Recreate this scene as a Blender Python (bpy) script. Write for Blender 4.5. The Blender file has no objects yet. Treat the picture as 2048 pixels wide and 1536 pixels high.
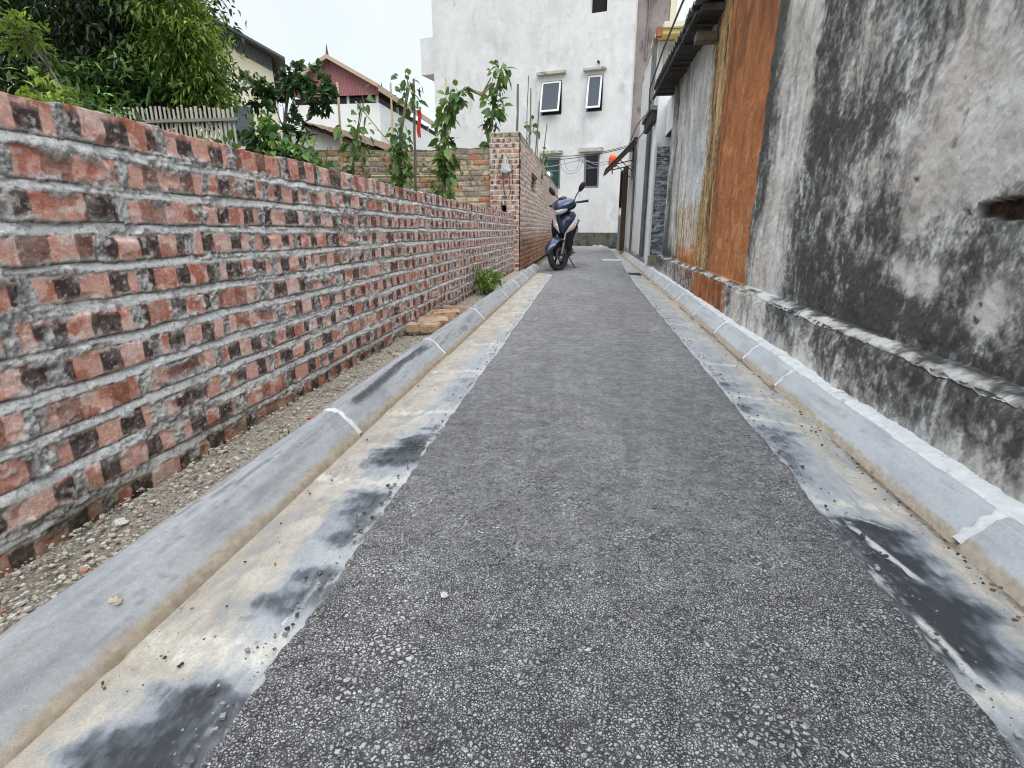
import bpy, bmesh, math, random
import numpy as np
from mathutils import Vector, Matrix

random.seed(7)
RNG = np.random.default_rng(11)
scn = bpy.context.scene
COL = scn.collection
R = math.radians

# ------------------------------------------------------------------ noise
def hsh(ix, iy, s):
    n = (ix.astype(np.int64) * 374761393 + iy.astype(np.int64) * 668265263 + s * 1442695041) & 0xffffffff
    n = ((n ^ (n >> 13)) * 1274126177) & 0xffffffff
    n = ((n ^ (n >> 15)) * 2246822519) & 0xffffffff
    return ((n ^ (n >> 16)) & 0xffff) / 65535.0

def vn(x, y, s=0):
    x = np.asarray(x, float); y = np.asarray(y, float)
    ix = np.floor(x); iy = np.floor(y)
    fx = x - ix; fy = y - iy
    fx = fx * fx * fx * (fx * (fx * 6 - 15) + 10); fy = fy * fy * fy * (fy * (fy * 6 - 15) + 10)
    a = hsh(ix, iy, s); b = hsh(ix + 1, iy, s); c = hsh(ix, iy + 1, s); d = hsh(ix + 1, iy + 1, s)
    return (a * (1 - fx) + b * fx) * (1 - fy) + (c * (1 - fx) + d * fx) * fy

def fbm(x, y, o=4, s=0, g=.5):
    t = 0.; a = 1.; n = 0.
    for i in range(o):
        t = t + a * vn(x, y, s + i * 17); n += a
        x = np.asarray(x) * 2.03 + 5.1; y = np.asarray(y) * 2.03 + 1.7; a *= g
    return t / n

def ss(a, b, x):
    t = np.clip((x - a) / (b - a), 0, 1)
    return t * t * (3 - 2 * t)

def mix(a, b, f):
    f = np.asarray(f)[..., None]
    return np.asarray(a) * (1 - f) + np.asarray(b) * f

# ------------------------------------------------------------------ object helpers
def tag(o, label=None, cat=None, group=None, kind=None):
    if label: o['label'] = label
    if cat: o['category'] = cat
    if group: o['group'] = group
    if kind: o['kind'] = kind
    return o

def empty(name, loc=(0, 0, 0), rz=0.0):
    o = bpy.data.objects.new(name, None); COL.objects.link(o)
    o.empty_display_size = .1
    o.location = loc; o.rotation_euler = (0, 0, rz)
    return o

def link(name, me, mat, parent=None):
    o = bpy.data.objects.new(name, me); COL.objects.link(o)
    if mat is not None: me.materials.append(mat)
    if parent is not None: o.parent = parent
    return o

def np_mesh(name, V, F, attrs=None, smooth=True):
    V = np.asarray(V, np.float32).reshape(-1, 3); F = np.asarray(F, np.int32)
    me = bpy.data.meshes.new(name); k = F.shape[1]
    me.vertices.add(len(V)); me.vertices.foreach_set('co', V.ravel())
    me.loops.add(F.size); me.loops.foreach_set('vertex_index', F.ravel())
    me.polygons.add(len(F))
    me.polygons.foreach_set('loop_start', np.arange(0, F.size, k, dtype=np.int32))
    me.polygons.foreach_set('loop_total', np.full(len(F), k, np.int32))
    me.polygons.foreach_set('use_smooth', np.full(len(F), smooth, bool))
    for an, d in (attrs or {}).items():
        d = np.asarray(d, np.float32)
        if d.size == len(V) * 3:
            c = np.ones((len(V), 4), np.float32); c[:, :3] = d.reshape(-1, 3)
            a = me.attributes.new(an, 'FLOAT_COLOR', 'POINT'); a.data.foreach_set('color', c.ravel())
        else:
            a = me.attributes.new(an, 'FLOAT', 'POINT'); a.data.foreach_set('value', d.ravel())
    me.update(calc_edges=True); me.validate()
    return me

def grid_faces(nu, nv, flip=False):
    i = np.arange(nu - 1)[:, None] * nv + np.arange(nv - 1)[None, :]
    q = np.stack([i, i + nv, i + nv + 1, i + 1], -1).reshape(-1, 4)
    return q[:, ::-1] if flip else q

def grid_obj(name, P, mat, parent=None, attrs=None, flip=False, smooth=True):
    nu, nv = P.shape[:2]
    return link(name, np_mesh(name, P, grid_faces(nu, nv, flip), attrs, smooth), mat, parent)

class MB:
    def __init__(s, M=None):
        s.v = []; s.f = []; s.M = M or Matrix.Identity(4)
    def add(s, vs, fs, M=None):
        n = len(s.v); T = s.M @ (M or Matrix.Identity(4))
        s.v += [tuple(T @ Vector(v)) for v in vs]; s.f += [tuple(n + i for i in f) for f in fs]
        return s
    def box(s, lo, hi, M=None):
        x0, y0, z0 = lo; x1, y1, z1 = hi
        return s.add([(x0, y0, z0), (x1, y0, z0), (x1, y1, z0), (x0, y1, z0), (x0, y0, z1), (x1, y0, z1), (x1, y1, z1), (x0, y1, z1)],
                     [(0, 3, 2, 1), (4, 5, 6, 7), (0, 1, 5, 4), (1, 2, 6, 5), (2, 3, 7, 6), (3, 0, 4, 7)], M)
    def quad(s, a, b, c, d): return s.add([a, b, c, d], [(0, 1, 2, 3)])
    def rings(s, rs, cap=True, closed=True, M=None):
        n = len(rs[0]); vs = [p for r in rs for p in r]; fs = []
        for i in range(len(rs) - 1):
            for j in range(n if closed else n - 1):
                k = (j + 1) % n
                fs.append((i * n + j, i * n + k, (i + 1) * n + k, (i + 1) * n + j))
        if cap and closed:
            fs.append(tuple(range(n - 1, -1, -1))); fs.append(tuple((len(rs) - 1) * n + j for j in range(n)))
        return s.add(vs, fs, M)
    def tube(s, pts, rad, n=8, cap=True, M=None):
        pts = [Vector(p) for p in pts]; k = len(pts)
        rad = rad if isinstance(rad, (list, tuple)) else [rad] * k
        rs = []; prev = None
        for i, p in enumerate(pts):
            d = (pts[min(i + 1, k - 1)] - pts[max(i - 1, 0)]).normalized()
            if prev is None:
                a = Vector((0, 0, 1)) if abs(d.z) < .9 else Vector((1, 0, 0))
                u = d.cross(a).normalized()
            else:
                u = (prev - d * prev.dot(d)).normalized()
            w = d.cross(u); prev = u
            rs.append([tuple(p + (u * math.cos(2 * math.pi * j / n) + w * math.sin(2 * math.pi * j / n)) * rad[i]) for j in range(n)])
        return s.rings(rs, cap, True, M)
    def lathe_x(s, prof, c, n=40, M=None):      # prof: closed loop of (x offset, radius) about the x axis
        rs = []
        for i in range(n):
            a = 2 * math.pi * i / n
            rs.append([(c[0] + x, c[1] + r * math.cos(a), c[2] + r * math.sin(a)) for x, r in prof])
        rs.append(rs[0])
        return s.rings(rs, False, True, M)
    def ellipsoid(s, c, r, nu=20, nv=12, fn=None, M=None):
        rs = []
        for i in range(nv + 1):
            th = math.pi * (i / nv) * .998 + .003
            ring = []
            for j in range(nu):
                ph = 2 * math.pi * j / nu
                d = Vector((math.sin(th) * math.cos(ph), math.sin(th) * math.sin(ph), math.cos(th)))
                if fn: d = fn(d)
                ring.append((c[0] + d.x * r[0], c[1] + d.y * r[1], c[2] + d.z * r[2]))
            rs.append(ring)
        return s.rings(rs, True, True, M)
    def build(s, name, mat, parent=None, smooth=False, bevel=0, seg=2):
        me = bpy.data.meshes.new(name); me.from_pydata(s.v, [], s.f); me.validate()
        bm = bmesh.new(); bm.from_mesh(me)
        bmesh.ops.recalc_face_normals(bm, faces=bm.faces)
        if bevel:
            bmesh.ops.bevel(bm, geom=[e for e in bm.edges if e.is_manifold and e.calc_face_angle(0) > .6], offset=bevel, segments=seg, affect='EDGES', clamp_overlap=True)
        bm.to_mesh(me); bm.free()
        if smooth:
            for p in me.polygons: p.use_smooth = True
            try: me.set_sharp_from_angle(angle=R(42))
            except Exception: pass
        me.update()
        return link(name, me, mat, parent)

# ------------------------------------------------------------------ node helpers
class NT:
    def __init__(s, name):
        s.m = bpy.data.materials.new(name); s.m.use_nodes = True
        s.t = s.m.node_tree; s.t.nodes.clear()
        s.out = s.n('ShaderNodeOutputMaterial')
        s._co = None
    def n(s, ty, **kw):
        nd = s.t.nodes.new(ty)
        for k, v in kw.items(): setattr(nd, k, v)
        return nd
    def set(s, sock, v):
        if v is None: return
        if hasattr(v, 'is_output') or isinstance(v, bpy.types.NodeSocket): s.t.links.new(v, sock)
        else:
            if sock.type == 'RGBA' and len(v) == 3: v = (*v, 1)
            sock.default_value = v
    def co(s, scale=(1, 1, 1)):
        if s._co is None: s._co = s.n('ShaderNodeNewGeometry').outputs['Position']
        if tuple(scale) == (1, 1, 1): return s._co
        mp = s.n('ShaderNodeMapping'); s.set(mp.inputs['Vector'], s._co); mp.inputs['Scale'].default_value = scale
        return mp.outputs[0]
    def noise(s, scale, detail=6, rough=.6, stretch=(1, 1, 1), dist=0):
        nd = s.n('ShaderNodeTexNoise'); s.set(nd.inputs['Vector'], s.co(stretch))
        nd.inputs['Scale'].default_value = scale; nd.inputs['Detail'].default_value = detail
        nd.inputs['Roughness'].default_value = rough; nd.inputs['Distortion'].default_value = dist
        return nd.outputs['Fac']
    def voro(s, scale, feature='F1', stretch=(1, 1, 1), rand=1.0, vec=None):
        nd = s.n('ShaderNodeTexVoronoi', feature=feature); s.set(nd.inputs['Vector'], vec or s.co(stretch))
        nd.inputs['Scale'].default_value = scale; nd.inputs['Randomness'].default_value = rand
        return nd
    def attr(s, name):
        nd = s.n('ShaderNodeAttribute', attribute_name=name); return nd
    def math(s, op, a, b=None, c=None):
        nd = s.n('ShaderNodeMath', operation=op)
        for i, v in enumerate((a, b, c)):
            if v is not None: s.set(nd.inputs[i], v)
        return nd.outputs[0]
    def mr(s, v, a, b, c=0., d=1., smooth=True):
        nd = s.n('ShaderNodeMapRange', interpolation_type='SMOOTHSTEP' if smooth else 'LINEAR')
        s.set(nd.inputs[0], v)
        for i, x in enumerate((a, b, c, d)): s.set(nd.inputs[i + 1], x)
        return nd.outputs[0]
    def mix(s, a, b, f, mode='MIX'):
        nd = s.n('ShaderNodeMix', data_type='RGBA', blend_type=mode)
        s.set(nd.inputs[0], f); s.set(nd.inputs[6], a); s.set(nd.inputs[7], b)
        return nd.outputs[2]
    def ramp(s, v, stops):
        nd = s.n('ShaderNodeValToRGB'); s.set(nd.inputs[0], v)
        e = nd.color_ramp.elements
        while len(e) < len(stops): e.new(.5)
        for el, (p, c) in zip(e, stops): el.position = p; el.color = (*c, 1)
        return nd.outputs[0]
    def bump(s, h, strength, dist, normal=None):
        nd = s.n('ShaderNodeBump'); s.set(nd.inputs['Height'], h)
        nd.inputs['Strength'].default_value = strength; nd.inputs['Distance'].default_value = dist
        s.set(nd.inputs['Normal'], normal)
        return nd.outputs[0]
    def bsdf(s, col, rough=.8, normal=None, metal=0, spec=.3, coat=0, emit=None, estr=0, alpha=None, trans=0):
        b = s.n('ShaderNodeBsdfPrincipled')
        s.set(b.inputs['Base Color'], col); s.set(b.inputs['Roughness'], rough); s.set(b.inputs['Normal'], normal)
        b.inputs['Metallic'].default_value = metal; b.inputs['Specular IOR Level'].default_value = spec
        b.inputs['Coat Weight'].default_value = coat; b.inputs['Transmission Weight'].default_value = trans
        if emit: s.set(b.inputs['Emission Color'], emit); b.inputs['Emission Strength'].default_value = estr
        s.t.links.new(b.outputs[0], s.out.inputs[0])
        return s.m

def mat_plain(name, c, rough=.6, var=.12, scale=12, metal=0, spec=.4, coat=0, bump=0.2, stretch=(1, 1, 1), emit=None, estr=0, c2=None):
    t = NT(name); nz = t.noise(scale, 5, .6, stretch)
    lo = tuple(x * (1 - var) for x in c) if c2 is None else c2
    hi = tuple(min(1, x * (1 + var)) for x in c)
    col = t.ramp(nz, [(.3, lo), (.7, hi)])
    nrm = t.bump(t.noise(scale * 4, 4, .6, stretch), bump, .01) if bump else None
    return t.bsdf(col, t.mr(nz, .2, .8, rough * .85, min(1, rough * 1.15), False), nrm, metal, spec, coat, emit, estr)

def mat_layers(name, base, bscale, layers, rough=.85, bumps=(), stretch=(1, 1, 1), spec=.25, speck=None):
    """base: two colours mixed by noise; layers: (source, colour a, colour b, lo, hi, noise scale, amount, stretch)"""
    t = NT(name)
    col = t.ramp(t.noise(bscale, 7, .62, stretch), [(.3, base[0]), (.7, base[1])])
    for src, ca, cb, lo, hi, nsc, amt, st in layers:
        nz = t.noise(nsc, 8, .68, st)
        if src is None: v = nz
        else: v = t.math('ADD', t.attr(src).outputs['Fac'], t.math('MULTIPLY', t.math('SUBTRACT', nz, .5), amt))
        f = t.mr(v, lo, hi)
        c = t.ramp(t.noise(nsc * 2.3, 6, .7, st), [(.3, ca), (.7, cb)])
        col = t.mix(col, c, f)
    if speck:
        sc, a = speck
        sp = t.mr(t.noise(sc, 3, .6), .3, .7, 1 - a, 1 + a, False)
        col = t.mix(col, sp, 1.0, 'MULTIPLY')
    nrm = None
    for sc, st, di in bumps: nrm = t.bump(t.noise(sc, 8, .7, stretch), st, di, nrm)
    return t.bsdf(col, rough, nrm, 0, spec)

def mat_vcol(name, rough=.9, detail=((90, .5), (300, .5)), bumps=((120, .5, .006),), spec=.2):
    t = NT(name); col = t.attr('Col').outputs['Color']
    for sc, a in detail:
        col = t.mix(col, t.mr(t.noise(sc, 6, .7), .25, .75, 1 - a, 1 + a, False), 1.0, 'MULTIPLY')
    nrm = None
    for sc, st, di in bumps: nrm = t.bump(t.noise(sc, 8, .72), st, di, nrm)
    return t.bsdf(col, rough, nrm, 0, spec)

def mat_leaf(name, dark, mid, light, trans=.35, rough=.45):
    t = NT(name)
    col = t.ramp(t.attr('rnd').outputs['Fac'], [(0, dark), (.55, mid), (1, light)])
    b = t.n('ShaderNodeBsdfPrincipled'); t.set(b.inputs['Base Color'], col)
    b.inputs['Roughness'].default_value = rough; b.inputs['Specular IOR Level'].default_value = .35
    tr = t.n('ShaderNodeBsdfTranslucent'); t.set(tr.inputs['Color'], t.mix(col, (.25, .35, .03), .3))
    mx = t.n('ShaderNodeMixShader'); mx.inputs[0].default_value = trans
    t.t.links.new(b.outputs[0], mx.inputs[1]); t.t.links.new(tr.outputs[0], mx.inputs[2])
    t.t.links.new(mx.outputs[0], t.out.inputs[0])
    return t.m

# ------------------------------------------------------------------ camera, light, sky
H = 0.72
cam = bpy.data.objects.new('camera', bpy.data.cameras.new('camera')); COL.objects.link(cam)
cam.data.sensor_width = 36; cam.data.lens = 1060 / 2048 * 36
cam.location = (0, 0, H); cam.rotation_euler = (R(90 - 16.6), 0, R(7.774))
cam.data.clip_start = .02; cam.data.clip_end = 2000
scn.camera = cam

SUN_EL, SUN_AZ = 52, 150          # azimuth measured from +Y towards +X
sd = Vector((math.sin(R(SUN_AZ)) * math.cos(R(SUN_EL)), math.cos(R(SUN_AZ)) * math.cos(R(SUN_EL)), math.sin(R(SUN_EL))))
sun = bpy.data.objects.new('sun', bpy.data.lights.new('sun', 'SUN')); COL.objects.link(sun)
sun.data.energy = 1.5; sun.data.angle = R(40); sun.data.color = (1, .95, .88)
sun.rotation_euler = sd.to_track_quat('Z', 'Y').to_euler(); sun.location = (0, -3, 12)

w = bpy.data.worlds.new('World'); scn.world = w; w.use_nodes = True
nt = w.node_tree; nt.nodes.clear()
sky = nt.nodes.new('ShaderNodeTexSky'); sky.sky_type = 'NISHITA'; sky.sun_disc = False
sky.sun_elevation = R(SUN_EL); sky.sun_rotation = R(SUN_AZ); sky.dust_density = 3; sky.air_density = 1.2
tc = nt.nodes.new('ShaderNodeTexCoord')
cn = nt.nodes.new('ShaderNodeTexNoise'); cn.inputs['Scale'].default_value = 1.6; cn.inputs['Detail'].default_value = 4
nt.links.new(tc.outputs['Generated'], cn.inputs['Vector'])
cr = nt.nodes.new('ShaderNodeValToRGB')
cr.color_ramp.elements[0].position = .35; cr.color_ramp.elements[0].color = (.75, .895, .98, 1)
cr.color_ramp.elements[1].position = .65; cr.color_ramp.elements[1].color = (.95, .98, 1.01, 1)
nt.links.new(cn.outputs['Fac'], cr.inputs['Fac'])
sc_ = nt.nodes.new('ShaderNodeMix'); sc_.data_type = 'RGBA'; sc_.blend_type = 'MULTIPLY'; sc_.inputs[0].default_value = 1
nt.links.new(cr.outputs[0], sc_.inputs[6])
sx = nt.nodes.new('ShaderNodeSeparateXYZ'); nt.links.new(tc.outputs['Generated'], sx.inputs[0])
zr = nt.nodes.new('ShaderNodeValToRGB'); zr.color_ramp.interpolation = 'EASE'      # overcast sky: brighter towards the zenith
zr.color_ramp.elements[0].position = .40; zr.color_ramp.elements[0].color = (.350, .363, .366, 1)
zr.color_ramp.elements[1].position = .85; zr.color_ramp.elements[1].color = (1, 1, 1, 1)
nt.links.new(sx.outputs['Z'], zr.inputs['Fac'])
zm = nt.nodes.new('ShaderNodeMix'); zm.data_type = 'RGBA'; zm.blend_type = 'MULTIPLY'; zm.inputs[0].default_value = 1
nt.links.new(zr.outputs[0], zm.inputs[6]); zm.inputs[7].default_value = (32.6, 31.4, 31.8, 1)
nt.links.new(zm.outputs[2], sc_.inputs[7])
mxs = nt.nodes.new('ShaderNodeMix'); mxs.data_type = 'RGBA'; mxs.inputs[0].default_value = .86
nt.links.new(sky.outputs[0], mxs.inputs[6]); nt.links.new(sc_.outputs[2], mxs.inputs[7])
bg = nt.nodes.new('ShaderNodeBackground'); bg.inputs['Strength'].default_value = .1
nt.links.new(mxs.outputs[2], bg.inputs['Color'])
wo = nt.nodes.new('ShaderNodeOutputWorld'); nt.links.new(bg.outputs[0], wo.inputs[0])
scn.view_settings.view_transform = 'Standard'; scn.view_settings.look = 'None'
scn.view_settings.exposure = 0; scn.view_settings.gamma = 1
scn.render.engine = 'CYCLES'
scn.cycles.use_denoising = True; scn.cycles.denoising_input_passes = 'RGB_ALBEDO_NORMAL'; scn.cycles.denoising_prefilter = 'ACCURATE'; scn.cycles.filter_width = 1.1
scn.cycles.max_bounces = 6; scn.cycles.diffuse_bounces = 4; scn.cycles.transparent_max_bounces = 6

# ------------------------------------------------------------------ ground, road, gutters
def steps(*segs):
    o = []
    for a, b, d in segs:
        o += list(np.arange(a, b - 1e-6, d))
    o.append(segs[-1][1]); return np.array(o)

M_ground = mat_layers('garden_soil', ((.16, .12, .08), (.24, .19, .13)), 6, [(None, (.10, .12, .05), (.14, .16, .06), .5, .6, 2.5, 1, (1, 1, 1))], .95, ((30, .6, .03),))
g = MB(); g.quad((-400, -400, -.06), (400, -400, -.06), (400, 400, -.06), (-400, 400, -.06))
tag(g.build('ground', M_ground), kind='structure')

def xl(y): return -.52 - .40 * ss(8.2, 9.3, y)
def xr(y): return .655 + .09 * ss(7, 12, y) + .03 * ss(12, 20, y)

def mat_asphalt():
    t = NT('asphalt')
    w1 = t.n('ShaderNodeTexNoise'); t.set(w1.inputs['Vector'], t.co()); w1.inputs['Scale'].default_value = 60; w1.inputs['Detail'].default_value = 3
    vm = t.n('ShaderNodeVectorMath', operation='SCALE'); t.set(vm.inputs[0], w1.outputs['Color']); vm.inputs['Scale'].default_value = .014
    va = t.n('ShaderNodeVectorMath', operation='ADD'); t.set(va.inputs[0], t.co()); t.set(va.inputs[1], vm.outputs[0])
    # patches of coarser and finer chippings
    big = t.voro(98, 'DISTANCE_TO_EDGE', vec=va.outputs[0]); bigc = t.voro(98, 'F1', vec=va.outputs[0])
    sm = t.voro(200, 'DISTANCE_TO_EDGE', vec=va.outputs[0]); smc = t.voro(200, 'F1', vec=va.outputs[0])
    fine = t.noise(330, 5, .75)
    brk = t.math('MULTIPLY', t.math('SUBTRACT', fine, .5), .55)
    gb = t.mr(t.math('ADD', big.outputs['Distance'], brk), -.04, .20); gs = t.mr(t.math('ADD', sm.outputs['Distance'], brk), -.06, .24)
    sel = t.mr(t.math('ADD', t.noise(5, 4, .6), t.math('MULTIPLY', t.math('SUBTRACT', t.noise(60, 2), .5), .9)), .50, .68)
    gap = t.math('ADD', t.math('MULTIPLY', gb, sel), t.math('MULTIPLY', gs, t.math('SUBTRACT', 1, sel)))
    binder = t.mr(t.math('ADD', t.noise(26, 4, .65), t.math('MULTIPLY', fine, .35)), .50, .80)   # stones sunk in the binder here and there
    sep = t.n('ShaderNodeSeparateColor'); t.set(sep.inputs[0], t.mix(smc.outputs['Color'], bigc.outputs['Color'], sel))
    stone = t.ramp(sep.outputs[0], [(0, (.31, .304, .312)), (.5, (.395, .387, .396)), (.94, (.445, .438, .444)), (1, (.53, .52, .51))])
    stone = t.mix(stone, t.mr(fine, .25, .75, .65, 1.35, False), 1, 'MULTIPLY')
    flat = t.ramp(fine, [(.28, (.13, .127, .131)), (.5, (.38, .373, .382)), (.72, (.56, .55, .557))])
    col = t.mix((.085, .084, .087), stone, t.mr(gap, 0, .9))
    col = t.mix(col, flat, t.math('MULTIPLY', binder, .55))
    # worn and dusty large areas
    big_n = t.noise(1.6, 5, .6, (1.6, .5, 1))
    col = t.mix(col, t.mr(big_n, .3, .7, .84, 1.18, False), 1, 'MULTIPLY')
    for sc_n, am in ((75, .30), (24, .22), (9, .14)): col = t.mix(col, t.mr(t.noise(sc_n, 3, .6), .28, .72, 1 - am, 1 + am, False), 1, 'MULTIPLY')
    col = t.mix(col, t.mix(col, (1.02, 1.0, .975), 1, 'MULTIPLY'), t.mr(t.noise(3.3, 4, .6), .45, .7))
    dust = t.math('MULTIPLY', t.mr(t.attr('dust').outputs['Fac'], 0, 1), t.mr(t.noise(40, 6, .7), .42, .62))
    col = t.mix(col, (.38, .33, .26), dust)
    damp = t.mr(t.math('ADD', t.attr('damp').outputs['Fac'], t.math('SUBTRACT', t.noise(5, 5, .6), .5)), .3, .9)
    col = t.mix(col, t.mix(col, (.45, .45, .47), 1, 'MULTIPLY'), damp)
    hgt = t.math('ADD', gap, t.math('MULTIPLY', sep.outputs[1], .6))
    nrm = t.bump(hgt, .9, .003)
    nrm = t.bump(fine, .7, .003, nrm)
    return t.bsdf(col, .72, nrm, 0, .35)

ys = steps((-1.5, .3, .1), (.3, 3, .012), (3, 9, .04), (9, 26, .12)); us = np.linspace(0, 1, 50)
Yg, Ug = np.meshgrid(ys, us, indexing='ij')
jl = .020 * (fbm(Yg * 7, 0 * Yg + 2, 4, 3) - .5) + .020 * (fbm(Yg * 50, 0 * Yg, 3, 4) - .5)
jr = .020 * (fbm(Yg * 7, 0 * Yg + 9, 4, 5) - .5) + .020 * (fbm(Yg * 50, 0 * Yg + 3, 3, 6) - .5)
X0 = xl(Yg) + jl; X1 = xr(Yg) + jr; Xg = X0 + (X1 - X0) * Ug
edge = np.minimum(Xg - X0, X1 - Xg)
Zg = .002 + .006 * ss(0, .03, edge) + .012 * ss(0, .5, edge) * .6 + .005 * (fbm(Xg * 3, Yg * 3, 3, 8) - .5) + .0025 * (fbm(Xg * 40, Yg * 40, 2, 12) - .5)
Zg[:, 0] -= .03; Zg[:, -1] -= .03
dust = np.clip(ss(.05, 0, edge) * .55 + .7 * ss(3.5, 7, Yg) * ss(.28, .0, Xg - X0) * (fbm(Xg * 5, Yg * 9, 3, 20)), 0, 1)
damp = np.clip(.35 * ss(9.5, 12, Yg) + .15 * np.exp(-((Xg - .5) / .2) ** 2) * ss(2.4, .6, Yg), 0, 1)
road = grid_obj('road', np.stack([Xg, Yg, Zg], -1), mat_asphalt(), None, {'dust': dust, 'damp': damp}, flip=True)
tag(road, kind='structure')

M_gut = mat_vcol('gutter_concrete', .88, ((150, .16), (420, .28)), ((120, .35, .004), (380, .5, .002)))

def gutter(side):
    ys = steps((-1.2, .3, .1), (.3, 3.0, .0065), (3.0, 9, .03), (9, 18.5, .12)) if side > 0 else steps((-1.2, .3, .1), (.3, 3.0, .0065), (3.0, 9.6, .03))
    t = np.linspace(0, 1, 72)             # 0 at road, 1 at kerb
    Y, T = np.meshgrid(ys, t, indexing='ij')
    xa = xr(Y) - .04 if side > 0 else np.maximum(xl(Y), -.6) + .04
    xb = .935 + 0 * Y if side > 0 else -.83 + 0 * Y
    X = xa + (xb - xa) * T
    n1 = fbm(X * 7, Y * 5, 4, 31); n2 = fbm(X * 3, Y * 1.4, 4, 37); wig = .03 * (fbm(X * 9, Y * 9, 3, 33) - .5); jy = .05 * (fbm(X * 14, Y * 6, 4, 34) - .5); lw = fbm(Y * 3.2 + side * 9, 0 * Y + 3, 4, 35) - .5; lf = fbm(Y * 16 + side * 5, X * 5, 4, 36) - .5
    Z = -.004 - .016 * ss(.1, .85, T) + .004 * (n1 - .5) + .012 * ss(.93, 1, T) * n2
    J = [.02, .70, 1.37, 1.97, 2.62, 3.3, 3.95, 4.6, 5.3, 6, 6.7, 7.4, 8.1, 8.8] if side < 0 else [.10, .77, 1.41, 2.06, 2.36, 2.95, 3.6, 4.2, 4.9, 5.6, 6.3, 7.0, 7.7, 8.6, 9.5, 10.5, 11.5, 12.5, 13.5]
    joint = 0 * Y
    for j, q in enumerate(J):
        wd = .035 if j != 1 or side > 0 else .05
        joint = np.maximum(joint, np.exp(-((Y + wig - q - .03 * (T - .5) * ((j % 3) - 1)) / wd) ** 2) * (1 - .35 * T))
    if side < 0:
        silt = .20 + .62 * ss(.25, .62, T + .25 * (n2 - .5)) + .35 * ss(2.2, 4, Y) - .35 * ss(.68, .5, Y) * ss(.9, .6, T)
        wet = 0 * Y
        for y0, y1, tw, a in ((-1, .635, .40, .95), (.75, .94, .16, .85), (.97, 1.31, .06, .8), (1.42, 1.86, .08, .9), (2.05, 2.5, .04, .4)):
            wet = np.maximum(wet, a * ss(y0 - .02, y0 + .10, Y + jy) * ss(y1 + .012, y1 - .03, Y + jy) * ss(tw + .30, tw - .10, T - .13 + .75 * lw + .45 * lf + .25 * (n1 - .5)))
        chalk = .42 * ss(.15, .02, T) + .25 * ss(2.6, 5, Y) + .2 * (n1 - .3)
        dirt = .35 * np.exp(-((T - .92) / .06) ** 2) + .25 * np.exp(-((Y - .83) / .12) ** 2) * np.exp(-((T - .78) / .12) ** 2)
        Z -= .004 * np.exp(-((Y - .66) / .02) ** 2)
    else:
        silt = .15 + .60 * np.exp(-((T - .72 + .12 * (n2 - .5)) / .22) ** 2) + .3 * ss(4.5, 7, Y)
        wet = 0 * Y
        for y0, y1, tw, a in ((-1, .74, .3, .7), (.80, 1.10, .46, 1.0), (1.02, 1.35, .34, .97), (1.50, 1.95, .02, .6), (1.88, 2.0, .10, .6), (2.12, 2.30, .30, .6), (2.42, 2.60, .26, .55)):
            wet = np.maximum(wet, a * ss(y0 - .02, y0 + .06, Y + jy) * ss(y1 + .015, y1 - .05, Y + jy) * ss(tw + .42, tw - .08, T - .12 + .6 * lw + .35 * lf))
        chalk = .40 * ss(.2, .05, T) + .35 * np.exp(-((Y - 1.13 + .5 * (T - .25)) / .03) ** 2) + .25 * np.exp(-((Y - 1.36) / .04) ** 2) + .22 * (n1 - .3)
        dirt = .62 * np.exp(-((T - .90) / .05) ** 2) * ss(.3, .7, fbm(X * 2, Y * 2.2, 3, 44)) + .2 * np.exp(-((T - .8) / .15) ** 2)
    sd_ = 400 if side > 0 else 500
    diag = Y + (X if side < 0 else -X) * .25
    F = (fbm(X * 55, Y * 40, 5, sd_, .62) - .5) * 3.2; G = (fbm(X * 16, Y * 10, 5, sd_ + 7) - .5) * 3.0
    K = (fbm(X * 80, diag * 11, 5, sd_ + 11, .62) - .5) * 3.2          # long smears along the lane
    cc = mix((.30, .312, .328), (.47, .478, .486), np.clip(.5 + .5 * G + .35 * K, 0, 1))
    cc = mix(cc, (.20, .21, .225), .6 * ss(.15, .7, .6 * K + .5 * G))
    sc = mix((.375, .315, .24), (.565, .51, .42), np.clip(.5 + .55 * G + .45 * F, 0, 1))
    sc = mix(sc, (.31, .225, .14), .75 * ss(.70, .98, T) * (1 if side < 0 else .6) * np.clip(.6 + .6 * G, 0, 1))
    cc = mix(cc, sc, .74 * ss(.30, .85, silt + .20 * F + .22 * G))
    cc = mix(cc, mix((.52, .48, .40), (.66, .64, .58), np.clip(.5 + .6 * F, 0, 1)), .8 * ss(.35, .95, joint + .30 * F + .22 * K))
    wv = wet + (.13 * K + .16 * G + .20 * F) * ss(.02, .25, wet)
    cc = mix(cc, (.275, .295, .325), .85 * ss(.10, .38, wv)); cc = mix(cc, (.115, .125, .142), .92 * ss(.34, .70, wv)); cc = mix(cc, (.040, .043, .050), .9 * ss(.62, 1.0, wv))
    fl = ss(.75, .95, .40 * K + .55 * F + .4 * chalk + .10)
    cc = mix(cc, (.62, .635, .63), .8 * fl * ss(.75, .2, T))
    cc = mix(cc, mix((.09, .065, .045), (.26, .18, .11), np.clip(.5 + F, 0, 1)), .85 * ss(.30, .55, dirt + .22 * F))
    rim = ss(.19, .12, T + .04 * G)
    cc = mix(cc, (.50, .50, .485), .75 * rim * ss(-.25, .45, .6 * K + .5 * F + .3 * G))
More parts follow.
